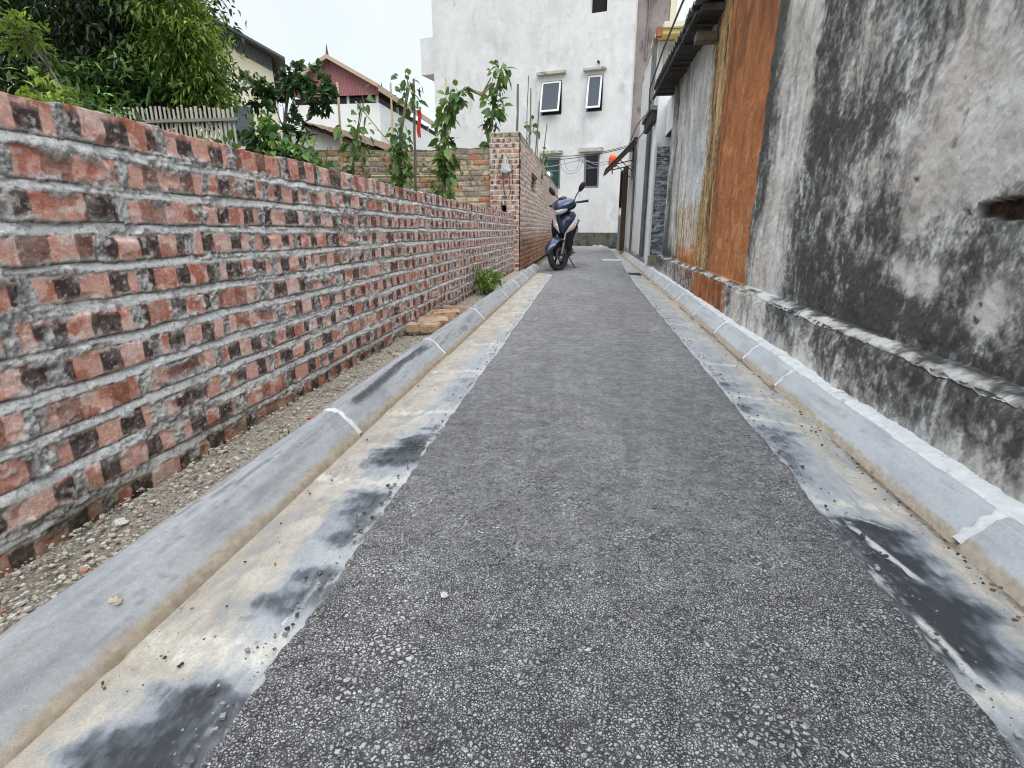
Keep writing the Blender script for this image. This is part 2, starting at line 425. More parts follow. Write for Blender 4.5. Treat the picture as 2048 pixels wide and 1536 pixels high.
    if side > 0:      # pale broken lines where the slurry dried
        for (ya, xa_, yb, xb_) in ((1.30, .685, 1.08, .735), (1.21, .70, 1.13, .72), (1.34, .70, 1.30, .79), (.95, .66, .80, .675)):
            f_ = np.clip((Y - ya) / (yb - ya), 0, 1); dd = np.abs(X - (xa_ + (xb_ - xa_) * f_) - .012 * (fbm(Y * 30, X * 10, 3, 60) - .5)); on_ = ss(min(ya, yb) - .02, min(ya, yb) + .02, Y) * ss(max(ya, yb) + .02, max(ya, yb) - .02, Y)
            cc = mix(cc, (.60, .60, .56), .85 * on_ * ss(.011, .004, dd + .004 * F))
    o = grid_obj('gutter', np.stack([X, Y, Z + .0016 * F], -1), M_gut, None, dict(Col=cc), flip=side > 0)
    return tag(o, kind='structure')
gutter(-1); gutter(1)

# kerbs: separate precast stones with mortar joints
M_kerb = mat_vcol('kerb_concrete', .88, ((90, .12), (420, .22)), ((60, .35, .005), (320, .5, .003)))
M_kerb_r = M_kerb
M_white_mortar = mat_layers('white_mortar', ((.58, .585, .575), (.77, .775, .765)), 30, [(None, (.40, .385, .34), (.5, .48, .43), .54, .68, 16, 1, (1, 1, 1))], .9, ((90, .6, .006),))

def kerb_profile(side):
    if side < 0: return [(-.79, -.03), (-.798, -.004), (-.822, .022), (-.850, .052), (-.872, .072), (-.892, .082), (-.918, .084), (-.936, .076), (-.945, .05), (-.947, -.03)]
    return [(.90, -.03), (.912, -.008), (.932, .018), (.955, .046), (.972, .064), (.985, .072), (1.0, .074), (1.02, .074), (1.05, .07), (1.05, -.03)]

rng_k = random.Random(3)
def kerb(side, y0, y1, label, streak=0., idx=0):
    pr = np.array(kerb_profile(side)); k = []
    for i in range(len(pr) - 1):
        m = 5 if 0 < i < 7 else 2
        for j in range(m): k.append(pr[i] + (pr[i + 1] - pr[i]) * j / m)
    k.append(pr[-1]); k = np.array(k)
    d = .012 if y0 < 3 else .05
    yy = np.linspace(y0 + .009, y1 - .009, max(4, int((y1 - y0) / d)))
    Y, I = np.meshgrid(yy, np.arange(len(k)), indexing='ij')
    X = k[I, 0]; Z = k[I, 1]; L = y1 - y0
    en = np.minimum(Y - y0, y1 - Y)
    rnd = ss(.03, .0, en)
    n = fbm(Y * 14 + idx * 7, I * .35, 3, 50)
    Z = Z - .006 * rnd + .004 * (n - .5) * (Z > 0) + .002 * (hsh(np.array([idx]), np.array([3]), 1)[0] - .5)
    X = X + .003 * (fbm(Y * 10, I * .2, 3, 55) - .5)
    t = I / len(k)
    F = (fbm(Y * 60, I * .9 + idx, 4, 55) - .5) * 3.2; G = (fbm(Y * 5, I * .10 + idx * 3, 5, 56) - .5) * 3; K = (fbm(Y * 4, I * .45 + idx, 5, 57) - .5) * 3
    lo, hi = ((.25, .26, .276), (.47, .48, .494)) if side < 0 else ((.385, .393, .408), (.535, .545, .56))
    cc = mix(lo, hi, np.clip(.5 + .45 * G + .35 * K + .15 * F + .25 * (hsh(np.array([idx]), np.array([5]), 2)[0] - .5), 0, 1))
    cc = mix(cc, np.array(lo) * .5, (.7 if side < 0 else .2) * ss(.2, .85, .6 * K + .6 * G + .25 * F))
    st = streak * np.exp(-((t - .46 - .10 * (fbm(Y * 2, 0 * Y, 2, 61) - .5)) / .12) ** 2) * ss(.02, .2, en)
    cc = mix(cc, (.06, .064, .072), .88 * ss(.30, .85, st + .22 * K + .12 * F)) if streak > .3 else cc
    stn = ss(.017, .0, Z + .008 * G + .004 * F) if side < 0 else ss(.012, 0, Z + .005 * G + .004 * F)
    cc = mix(cc, mix((.30, .22, .13), (.46, .385, .28), np.clip(.5 + .5 * F, 0, 1)), .8 * stn)
    tp_ = ss(.70, .85, t) * (1 if side < 0 else 0)
    cc = mix(cc, (.36, .335, .29), .5 * tp_ * ss(-.2, .5, G))
    ch_ = ss(.62, .8, fbm(Y * 12, I * .22 + idx, 4, 58) + .25 * ss(.04, 0, en)) * (t > .3) * (t < .8)
    Z = Z - .004 * ch_ * (Z > 0); cc = mix(cc, (.30, .30, .29), .5 * ch_)
    P = np.stack([X, Y, Z], -1)
    cap = lambda r: np.repeat(((P[r, 0] + P[r, -1]) / 2 - np.array([0, 0, .01]))[None, None, :], len(k), 1)
    P = np.concatenate([cap(0), P, cap(-1)], 0)
    pad = lambda a: np.concatenate([a[:1], a, a[-1:]], 0)
    e = empty('kerb_stone', ((rng_k.random() - .5) * .008, y0, (rng_k.random() - .5) * .005), (rng_k.random() - .5) * .006); P[..., 1] -= y0
    tag(e, label, 'kerb stone', 'grey kerb stones in front of the red brick wall' if side < 0 else 'pale kerb stones along the mouldy wall')
    grid_obj('stone', P, M_kerb, e, dict(Col=pad(cc)), flip=side < 0)
    # mortar squeezed into the joint at the far end
    pts = []
    jw = .010 + .008 * rng_k.random() if side < 0 else .018
    for jy in np.linspace(-jw, jw, 7):
        row = []
        for i in range(2, len(k) - 3):
            s_ = 1 - (jy / jw) ** 2; cz = .0045 * s_ - .0035
            nx = -1 if side > 0 else 1
            row.append((k[i, 0] + nx * cz * .7, L + jy * (.55 + .9 * fbm(np.array([i * .45]), np.array([idx * 3. + (jy > 0) * 40]), 2, 19)[0]) + .016 * (fbm(np.array([i * .3]), np.array([idx * 3.]), 2, 9)[0] - .5), k[i, 1] + cz))
        pts.append(row)
    grid_obj('mortar_joint', np.array(pts), M_white_mortar, e, flip=side < 0)

LK = [-.6, .45, 1.72, 2.99, 4.21, 5.55, 6.6, 7.6, 8.6, 9.5]
LL = ['big grey kerb stone lowest in the left corner, with a pale mortar lump on it', 'grey kerb stone beside the gravel strip at lower left, brown silt line at its foot',
      'grey kerb stone with a long dark wet streak down its face', 'clean grey kerb stone beside the loose bricks', 'grey kerb stone between the loose bricks and the green weed',
      'grey kerb stone next to the green weed', 'short grey kerb stone past the green weed', 'pale grey kerb stone just in front of the scooter wheel', 'last grey kerb stone beside the scooter at the old wall corner']
for i in range(len(LK) - 1):
    kerb(-1, LK[i], LK[i + 1], LL[i], 1.0 if i == 2 else (.35 if i < 2 else .1), i)
RK = [-.3, .3, 1.25, 2.57, 3.11, 3.85, 4.65, 5.55, 6.51, 7.4, 8.3, 9.2, 10.2, 11.2, 12.3, 13.4, 14.6]
RL = ['pale kerb stone nearest the camera at the right, cut by the photo edge', 'pale kerb stone at the right edge in front of the wide mortar joint', 'nearest long pale blue-grey kerb stone on the right',
      'short pale kerb stone just past the long right-hand one', 'pale kerb stone under the pale stripe of the mouldy wall', 'pale kerb stone under the near end of the rust-brown plinth',
      'pale kerb stone under the middle of the rust-brown plinth', 'pale kerb stone under the far end of the rust-brown plinth', 'pale kerb stone under the grey end of the plinth']
for i in range(len(RK) - 1):
    far = 'small far kerb stone at the right running from the gate to the steel door'
    kerb(1, RK[i], RK[i + 1], RL[i] if i < len(RL) else far, .12, 40 + i)

# mortar strip on top of the right kerb and fallen gravel strip on the left
ys = steps((-.8, .5, .1), (.5, 3.2, .012), (3.2, 9, .05))
Y, T = np.meshgrid(ys, np.linspace(0, 1, 9), indexing='ij')
inn = .992 + .012 * (fbm(Y * 6, 0 * Y, 4, 71) - .5) + .03 * ss(3.5, 6, Y)
X = inn + (1.056 - inn) * T
Z = .077 + .010 * T + .006 * (fbm(X * 30, Y * 20, 3, 72) - .5); Z[:, 0] -= .012
tag(grid_obj('mortar_strip', np.stack([X, Y, Z], -1), M_white_mortar, flip=True), kind='structure')

M_gravel = mat_layers('gravel_dirt', ((.42, .375, .31), (.58, .53, .455)), 40,
    [(None, (.16, .14, .11), (.22, .19, .15), .52, .62, 90, 1, (1, 1, 1)), (None, (.20, .20, .14), (.3, .28, .2), .58, .7, 4, 1, (1, 1, 1))], .95, ((120, 1, .012), (320, .8, .006)), speck=(200, .4))
ys = steps((-.8, .5, .1), (.5, 3.6, .012), (3.6, 9, .04)); 
Y, T = np.meshgrid(ys, np.linspace(0, 1, 26), indexing='ij')
X = -.925 - .30 * T
Z = .034 - .016 * T + .012 * (fbm(X * 10, Y * 7, 4, 81) - .5) + .010 * (fbm(X * 60, Y * 60, 3, 82) - .5) + .018 * ss(.82, 1, T) * fbm(X * 5, Y * 6, 3, 83)
tag(grid_obj('gravel_strip', np.stack([X, Y, Z], -1), M_gravel, flip=False), kind='structure')

def pebbles(name, n, fx, fy, fz, smin, smax, mat):
    c = np.stack([fx(n), fy(n), fz(n)], -1)
    base = np.array([(sx, sy, sz) for sx in (-1, 1) for sy in (-1, 1) for sz in (-1, 1)], float)
    fc = np.array([(0, 1, 3, 2), (4, 6, 7, 5), (0, 4, 5, 1), (2, 3, 7, 6), (0, 2, 6, 4), (1, 5, 7, 3)])
    s = smin + (smax - smin) * RNG.random((n, 1, 1)) ** 3.2
    V = base[None] * (1 + .7 * (RNG.random((n, 8, 3)) - .5)) * s * np.array([1, 1.2, .55])
    a = RNG.random(n) * 6.28; ca, sa = np.cos(a)[:, None], np.sin(a)[:, None]
    V = np.stack([V[..., 0] * ca - V[..., 1] * sa, V[..., 0] * sa + V[..., 1] * ca, V[..., 2]], -1) + c[:, None, :]
    F = (fc[None] + 8 * np.arange(n)[:, None, None]).reshape(-1, 4)
    rn = np.repeat(RNG.random(n), 8)
    return link(name, np_mesh(name, V, F, {'rnd': rn}, False), mat)
def mat_peb(name, st):
    t = NT(name); col = t.ramp(t.attr('rnd').outputs['Fac'], st)
    col = t.mix(col, t.mr(t.noise(150, 4, .7), .3, .7, .75, 1.2, False), 1, 'MULTIPLY')
    return t.bsdf(col, .9, None, 0, .2)
M_peb = mat_peb('gravel_stones', [(0, (.27, .24, .205)), (.4, (.46, .41, .35)), (.8, (.56, .52, .455)), (.93, (.66, .64, .6)), (.98, (.42, .2, .13))])
o = pebbles('gravel', 7000, lambda n: -.935 - .26 * RNG.random(n), lambda n: .45 + 6.5 * RNG.random(n) ** 1.7, lambda n: .027 + .012 * RNG.random(n), .0012, .0055, M_peb)
tag(o, 'small grey and tan gravel stones strewn between brick wall and kerb', 'gravel', kind='stuff')
M_lit = mat_peb('dry_litter', [(0, (.05, .03, .02)), (.5, (.16, .09, .05)), (.85, (.27, .19, .11)), (1, (.45, .40, .3))])
o = pebbles('leaf_litter', 420, lambda n: .885 + .035 * (RNG.random(n) - .5) - .06 * RNG.random(n) ** 3, lambda n: .7 + 4 * RNG.random(n) ** 1.3, lambda n: -.008 + .004 * RNG.random(n), .0008, .0035, M_lit)
tag(o, 'dark leaf crumbs lying in the right gutter', 'leaf litter', kind='stuff')
o = pebbles('leaf_litter', 170, lambda n: -.78 + .16 * RNG.random(n) ** 1.5, lambda n: .6 + 2.2 * RNG.random(n) ** 1.4, lambda n: -.016 + .006 * RNG.random(n), .0006, .0024, M_lit)
tag(o, 'dry brown crumbs lying in the sandy left gutter', 'leaf litter', kind='stuff')

M_grit = mat_peb('asphalt_grit', [(0, (.05, .05, .052)), (.6, (.17, .167, .17)), (1, (.4, .39, .38))])
def edge_grit(n):
    y = .4 + 5 * RNG.random(n) ** 1.5; k = RNG.random(n) < .5; o_ = .05 * RNG.random(n) ** 2.2
    return np.where(k, xl(y) - o_, xr(y) + o_), y
gx, gy = edge_grit(900)
o = pebbles('loose_grit', 900, lambda n: gx, lambda n: gy, lambda n: .002 + 0 * gx, .0008, .0038, M_grit)
tag(o, 'loose dark asphalt grit along both ragged edges of the road', 'grit', kind='stuff')

def chip(x, y, z, s, c, label, cat='stone chip', name='stone_chip', flat=.45):
    m = MB(); rr = random.Random(int(x * 1000 + y * 77))
    m.ellipsoid((0, 0, 0), (s, s * .8, s * flat), 9, 6, lambda d: d * (1 + .45 * (rr.random() - .5)))
    o = m.build(name, c); o.location = (x, y, z + s * flat * .4); tag(o, label, cat); return o
M_chip = mat_plain('pale_stone', (.62, .60, .55), .9, .15, 60, bump=.5)
M_chip2 = mat_plain('tan_stone', (.5, .44, .35), .9, .2, 60, bump=.5)
chip(-.85, .725, .047, .015, M_chip2, 'pale mortar lump stuck on the lower left kerb stone')
chip(-1.10, 1.0, .026, .018, M_chip, 'largest pale stone lying on the gravel below the brick wall')
chip(-.253, .86, .018, .0075, M_chip, 'white stone chip lying alone on the asphalt at left', flat=.6)
chip(-1.0, 1.75, .030, .014, mat_plain('brick_crumb', (.45, .17, .12), .9, .2, 60), 'red brick crumb on the gravel behind the kerb', 'brick crumb', 'brick_crumb')
chip(-1.02, 2.75, .03, .028, M_chip2, 'tan stone on the gravel just before the loose bricks')

# ------------------------------------------------------------------ brick surfaces
def bricks(U, V, seed, pitch=.255, course=.0855, mj=.023, hj=.024, warp=.007, nrows=99, jt=.055):
    wu = U + warp * 2 * (fbm(U * 14, V * 14, 3, seed) - .5); wv = V + warp * 1.6 * (fbm(U * 11 + 3, V * 11, 3, seed + 1) - .5) + .006 * (fbm(U * 1.5, V * 2, 2, seed + 9) - .5)
    row = np.clip(np.floor(wv / course), 0, nrows - 1)
    off = hsh(row, 0 * row + 7, seed) * pitch
    x = wu - off; k = np.floor(x / pitch)
    jit = lambda kk: jt * (hsh(kk, row, seed + 2) - .5)
    k = np.where(x < k * pitch + jit(k), k - 1, k); k = np.where(x >= (k + 1) * pitch + jit(k + 1), k + 1, k)
    L = k * pitch + jit(k); Rr = (k + 1) * pitch + jit(k + 1)
    vj = .006 * (hsh(k, row, seed + 3) - .5)
    lv = wv - row * course + vj
    du = np.minimum(x - L, Rr - x) - hj / 2; dv = np.minimum(lv - mj / 2, np.where(row == nrows - 1, 1., course - mj / 2 - lv))
    bu = np.clip((x - L - hj / 2) / (Rr - L - hj), 0, 1); bv = np.clip((lv - mj / 2) / (course - mj), 0, 1)
    r1 = hsh(k, row, seed + 4); r2 = hsh(k, row, seed + 5); r3 = hsh(k, row, seed + 6)
    return dict(sd=np.minimum(du, dv), du=du, dv=dv, bu=bu, bv=bv, lv=lv / course, r1=r1, r2=r2, r3=r3, row=row, k=k, ph=x - L)

M_brick = mat_vcol('red_brick_and_mortar', .92, ((70, .28), (260, .35)), ((70, .5, .006), (240, .6, .004)))
M_brick_old = mat_vcol('old_brick', .92, ((60, .25), (220, .3)), ((60, .5, .006), (200, .5, .004)))

def fire_bands(b, seed, U, V):
    """dark kiln bands across the brick faces"""
    n = fbm(U * 45, V * 45, 3, seed + 40) - .5
    ph = np.where(b['r1'] < .36, 0., .5) + .16 * (b['r2'] - .5)
    nb = np.where(b['r3'] > .85, 1.5, np.where(b['r3'] < .08, 1.0, 2.0)); b3 = hsh(b['k'], b['row'], seed + 47) - .5
    wv = np.cos(2 * math.pi * (b['bu'] * nb + ph)) + n * .38
    vfade = ss(-.05, .22, b['bv'] + .3 * n) * ss(1.06, .80, b['bv'] + .3 * n)
    kind = hsh(b['k'], b['row'], seed + 44)
    oval = np.where(kind > .6, vfade, np.where(kind > .25, .75 + .25 * vfade, 1.0))
    amp = np.where(kind < .12, .25, np.where(kind < .2, .6, 1.0))
    return ss(.10, .24, wv + .55 * b3) * oval * amp

def near_brick_wall():
    Hh = .968; xw = -1.17
    us = steps((-.7, .66, .02), (.66, 1.9, .0029), (1.9, 3.1, .005), (3.1, 5, .009), (5, 8.66, .014)); vs = np.arange(0, Hh + .001, .0031)
    U, V = np.meshgrid(us, vs, indexing='ij')
    rows = 11; course = Hh / rows
    b = bricks(U + 3, V, 101, .302, course, .027, .034, .0045, rows, .03)
    # rough broken edges, squeezed mortar
    rag = .006 * (fbm(U * 70, V * 70, 3, 120) - .5) + .005 * (fbm(U * 22, V * 22, 3, 121) - .5)
    top = (b['row'] == rows - 1)
    sd = b['sd'] + rag
    lump = fbm(U * 10, V * 13, 4, 122); lump2 = fbm(U * 38, V * 46, 3, 123); fine = fbm(U * 120, V * 120, 2, 124)
    smear = ss(.53, .67, lump + .25 * (lump2 - .5)) * ss(.028, .0, sd + .018 * (lump2 - .5))
    smear = np.maximum(smear, ss(.69, .76, fbm(U * 5 + 7, V * 8, 4, 126) + .15 * (lump2 - .5)) * .95)
    bm = ss(-.0006, .0006, sd) * (1 - smear)
    dvb = b['lv']            # 0 bottom of course .. 1 top
    # bed joint profile: deep right under the brick above, coming out flush over the brick below
    mjn = .027 / course
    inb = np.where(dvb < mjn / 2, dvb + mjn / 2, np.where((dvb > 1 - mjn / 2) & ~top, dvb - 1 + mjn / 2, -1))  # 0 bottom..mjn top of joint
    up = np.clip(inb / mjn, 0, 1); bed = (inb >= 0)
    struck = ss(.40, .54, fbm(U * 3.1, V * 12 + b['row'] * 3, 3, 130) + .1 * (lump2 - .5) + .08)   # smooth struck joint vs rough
    rec = np.where(bed, -.0070 * ss(.0, 1.0, up) * (.35 + .65 * struck) + .0005, -.003 * struck)
    hm = rec + .003 + .006 * (lump - .5) + (.010 * (lump2 - .5) + .007 * (fine - .5)) * (1 - .88 * struck * bed)
    hb = .002 + .004 * (b['r2'] - .5) + .0022 * (fbm(U * 50, V * 50, 3, 140) - .5) + .008 * (b['r3'] - .5) * (b['bu'] - .5) - .0015 * ss(.004, 0, sd) + .003 * smear
    h = hm * (1 - bm) + hb * bm + smear * (.004 + .006 * (lump2 - .4))
    chipm = ss(.70, .78, fbm(U * 9, V * 9, 3, 141)) * ss(.02, .004, sd); h -= .008 * chipm
    # colours
    tone = fbm(U * 7, V * 9, 4, 150)
    red = mix((.60, .27, .20), (.74, .46, .385), np.clip(b['r1'] * .6 + tone * .8 - .15, 0, 1))
    red = mix(red, (.78, .59, .53), .9 * ss(.42, .64, fbm(U * 20, V * 32, 4, 151)) * ss(.2, .6, b['r2']))
    red = mix(red, (.40, .11, .06), .7 * ss(.55, .66, fbm(U * 18 + 4, V * 22, 4, 152)))
    dk = fire_bands(b, 160, U, V)
    edgeglow = ss(.02, .3, dk) * ss(.95, .4, dk)
    red = mix(red, (.24, .085, .035), .5 * edgeglow)
    black = mix((.034, .030, .030), (.12, .103, .098), ss(.35, .75, fbm(U * 60, V * 60, 3, 153)))
    cb = mix(red, black, dk * .95)
    cb = mix(cb, mix((.40, .385, .37), (.62, .60, .57), lump2), .8 * ss(.60, .70, fbm(U * 48, V * 75, 4, 154) * .85 + .22 * ss(.014, 0, sd) + .10 * ss(.35, .0, b['bv'])))   # cement film
    rough_m = mix((.25, .247, .242), (.55, .545, .535), ss(.32, .66, lump2 * .6 + .4 * fine))
    smooth_m = mix((.50, .505, .505), (.66, .665, .66), fbm(U * 12, V * 40, 3, 155))
    cm = mix(rough_m, smooth_m, struck * bed * ss(.98, .75, up))
    cm = mix(cm, (.07, .065, .06), .95 * bed * ss(.84, .95, up) * (.25 + .75 * struck))      # shadow line of the overhanging brick, painted into the mortar colour
    cm = mix(cm, (.50, .50, .49), .6 * smear * ss(.45, .6, lump2))
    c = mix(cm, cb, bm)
    gr = ss(.66, .74, fbm(U * 120, V * 150, 3, 158)); c = mix(c, (.66, .62, .58), .28 * gr)
    c = mix(c, (.06, .055, .05), .45 * ss(.66, .74, fbm(U * 95, V * 150, 3, 159)) * (1 - bm * .7))
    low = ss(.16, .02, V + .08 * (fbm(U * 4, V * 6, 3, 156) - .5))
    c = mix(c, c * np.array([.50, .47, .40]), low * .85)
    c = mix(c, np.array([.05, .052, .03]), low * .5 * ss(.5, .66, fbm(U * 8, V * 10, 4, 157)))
    X = xw + h; Z = V * (1.018 - .0112 * np.clip(U - .8, 0, 9)) + 0 * U
    Z = Z + np.where(top, .012 * (b['r2'] - .5) + .004 * (lump2 - .5), 0) * ss(Hh - .05, Hh, V)
    wave = .012 * (fbm(U * .7, V * 1.2, 2, 170) - .5)
    P = np.stack([X + wave + .02 * ss(5.5, 8.66, U), U, Z], -1)
    # top edge bevel, then wrap over the top and down the back
    e1 = P[:, -1:].copy(); e1[..., 0] -= .012; e1[..., 2] += .002
    e2 = P[:, -1:].copy(); e2[..., 0] -= .11
    e3 = e2.copy(); e3[..., 2] = 0
    P = np.concatenate([P, e1, e2, e3], 1)
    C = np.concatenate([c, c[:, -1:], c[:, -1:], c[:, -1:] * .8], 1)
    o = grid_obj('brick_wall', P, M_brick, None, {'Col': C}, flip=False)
    tag(o, 'low new brick wall of red and black banded bricks with rough grey mortar, along the left', 'brick wall')
near_brick_wall()

def old_brick_face(name, org, ud, nd, us, vs, parent, seed, style, top=None, pitch=.235, course=.078, hole=None, thick=.2):
    U, V = np.meshgrid(us, vs, indexing='ij')
    b = bricks(U + 5, V, seed, pitch, course, .016 if style != 'mix' else .014, .018, .009 if style == 'mix' else .004)
    rag = .006 * (fbm(U * 40, V * 40, 3, seed + 20) - .5); sd = b['sd'] + rag
    bm = ss(-.001, .003, sd)
    l2 = fbm(U * 30, V * 36, 3, seed + 23)
    h = bm * (.008 + .008 * (b['r2'] - .5)) + .008 * (l2 - .5) + .02 * (fbm(U * 1.5, V * 1.5, 2, seed + 30) - .5)
    n4 = fbm(U * 24, V * 24, 4, seed + 31)
    if style == 'mix':
        r = b['r1']
        c = np.zeros(U.shape + (3,))
        pal = [(.42, .34, .25), (.44, .36, .24), (.50, .42, .29), (.30, .25, .20), (.44, .20, .10), (.24, .19, .16), (.41, .33, .26), (.46, .15, .08), (.38, .33, .24)]
        for i, p in enumerate(pal):
            c[(r >= i / len(pal)) & (r <= (i + 1) / len(pal))] = p
        dk = fire_bands(b, seed + 60, U, V) * (hsh(b['k'], b['row'], seed + 8) > .6) * ss(1.1, 1.5, V)
        c = mix(c, (.06, .055, .05), dk * .85)
        c = mix(c, (.26, .22, .17), .7 * ss(.5, .66, n4))
        c = mix(c, (.11, .10, .075), .55 * ss(.48, .68, fbm(U * 3, V * 3, 4, seed + 33)))
        mort = mix((.16, .14, .11), (.33, .29, .23), l2)
    elif style == 'side':
        c = mix((.42, .28, .23), (.52, .39, .33), b['r1'])
        dk = fire_bands(b, seed + 60, U, V)
        c = mix(c, (.085, .070, .065), dk * .9)
        c = mix(c, (.40, .34, .30), .45 * ss(.5, .64, n4))
        lowm = ss(.75, .35, V + .2 * (fbm(U * 2, V * 3, 3, seed + 35) - .5))
        c = mix(c, mix((.30, .10, .045), (.10, .06, .035), ss(.45, .6, fbm(U * 9, V * 9, 3, seed + 36))), lowm * .85)
        mort = mix(mix((.36, .33, .31), (.55, .52, .48), l2), (.12, .085, .05), lowm * .8)
    else:
        c = mix((.42, .25, .19), (.52, .36, .29), b['r1'])
        c = mix(c, (.55, .18, .10), .7 * (hsh(b['k'], b['row'], seed + 8) > .82))
        dk = fire_bands(b, seed + 60, U, V)
        c = mix(c, (.075, .065, .062), dk * .9)
        c = mix(c, (.5, .46, .42), .4 * ss(.5, .64, n4))
        mort = mix((.42, .39, .35), (.66, .63, .58), l2)
    col = np.clip(mix(mort, c, bm) * (1.38 if style != 'pillar' else 1.18), 0, .85)
    topv = vs[-1]
    col = mix(col, np.array([.13, .13, .085]), .55 * ss(topv - .16, topv, V + .12 * (fbm(U * 3, V * 4, 3, seed + 37) - .5)))
    if hole:
        for (u0, u1, v0, v1) in hole:
            e = .03 * (fbm(U * 16, V * 16, 3, seed + 38) - .5)
            q = ss(-.015, .01, np.minimum(np.minimum(U - u0, u1 - U), np.minimum(V - v0, v1 - V)) + e)
            h = h - .19 * q; col = mix(col, (.02, .014, .012), q)
    tz = 0 if top is None else top(U)
    Vz = V * (1 + tz / topv) + .012 * (b['r2'] - .5) * ss(topv - .05, topv, V)
    org = np.array(org, float); ud = np.array(ud, float); nd = np.array(nd, float)
    P = org + U[..., None] * ud + h[..., None] * nd; P[..., 2] += Vz
    e2 = P[:, -1:] - nd * thick; e3 = e2.copy(); e3[..., 2] = org[2]
    P = np.concatenate([P, e2, e3], 1); C = np.concatenate([col, col[:, -1:] * .8, col[:, -1:] * .7], 1)
    return grid_obj(name, P, M_brick_old, parent, {'Col': C}, flip=False)

ow = empty('old_brick_wall', (-1.06, 8.68, 0))
tag(ow, 'taller old patched brick wall with a corner pillar, running along behind the scooter', 'brick wall')
def ploc(o):
    o.location = Vector(o.location) - o.parent.location
ploc(old_brick_face('cross_wall', (-8.0, 8.68, 0), (1, 0, 0), (0, -1, 0), np.arange(0, 6.52, .013), np.arange(0, 1.9, .011), ow, 201, 'mix', lambda U: .03 * np.sin(U * .9) + .03 * (fbm(U * 4, 0 * U, 2, 5) - .5)))
ploc(old_brick_face('pillar', (-1.52, 8.62, 0), (1, 0, 0), (0, -1, 0), np.arange(0, .463, .008), np.arange(0, 2.075, .008), ow, 231, 'pillar', None, .225, .074, [(.18, .245, .80, 1.02)], .24))
ploc(old_brick_face('side_wall', (-1.058, 8.62, 0), (0, 1, 0), (1, 0, 0), np.concatenate([np.arange(0, 4.5, .012), np.arange(4.5, 10.9, .025)]), np.arange(0, 2.075, .012), ow, 251, 'side', lambda U: -.12 * ss(0, 10, U), .235, .078, [(1.75, 2.95, 1.36, 1.66)], .2))

# ------------------------------------------------------------------ weathered right wall
BL = [(2.0, 1.03, .291, .169, -.5), (1.81, .89, .215, .139, -.5), (2.03, .9, .221, .127, -.4), (1.83, 1.06, .17, .11, -.35), (1.88, 1.21, .152, .097, -.2), (2.68, 1.49, .255, .112, -.25), (2.84, 1.33, .16, .066, -.3), (2.65, 1.22, .102, .045, -.3), (2.35, .93, .226, .111, -.25), (2.05, .79, .17, .097, -.25), (2.55, .93, .116, .053, -.3), (2.13, .56, .095, .052, -.7), (1.96, .53, .091, .054, -.8), (1.64, .52, .088, .063, -.6), (1.69, .45, .064, .044, -.4), (2.37, .62, .071, .035, -.45), (2.74, .68, .075, .031, -.35), (2.5, .81, .069, .032, -.3), (1.53, .4, .097, .075, -.3), (1.84, .68, .055, .035, -.25), (2.11, .69, .043, .024, -.5), (2.09, .74, .041, .023, -.4), (2.72, .49, .075, .031, -.3), (2.55, .45, .094, .042, -.35), (2.17, .71, .245, .13, .3), (2.47, .5, .221, .102, .25), (3.01, 1.08, .38, .144, .22), (3.34, 1.24, .347, .12, .25), (3.17, 1.49, .269, .099, .15), (1.74, .6, .112, .076, .3), (2.2, .43, .192, .1, .35), (1.79, .43, .123, .081, .3), (1.88, .68, .119, .075, .15), (1.6, .67, .102, .076, .35), (1.7, .72, .076, .053, .3), (2.33, .35, .158, .078, .3), (1.79, 1.26, .077, .052, .3), (2.71, 1.12, .301, .128, .2), (1.59, .35, .088, .066, .3), (3.16, .8, .214, .077, .15), (3.12, .54, .214, .078, .15)]

M_mould = mat_vcol('mouldy_plaster', .93, ((130, .18), (420, .28)), ((45, .5, .010), (200, .7, .005)))

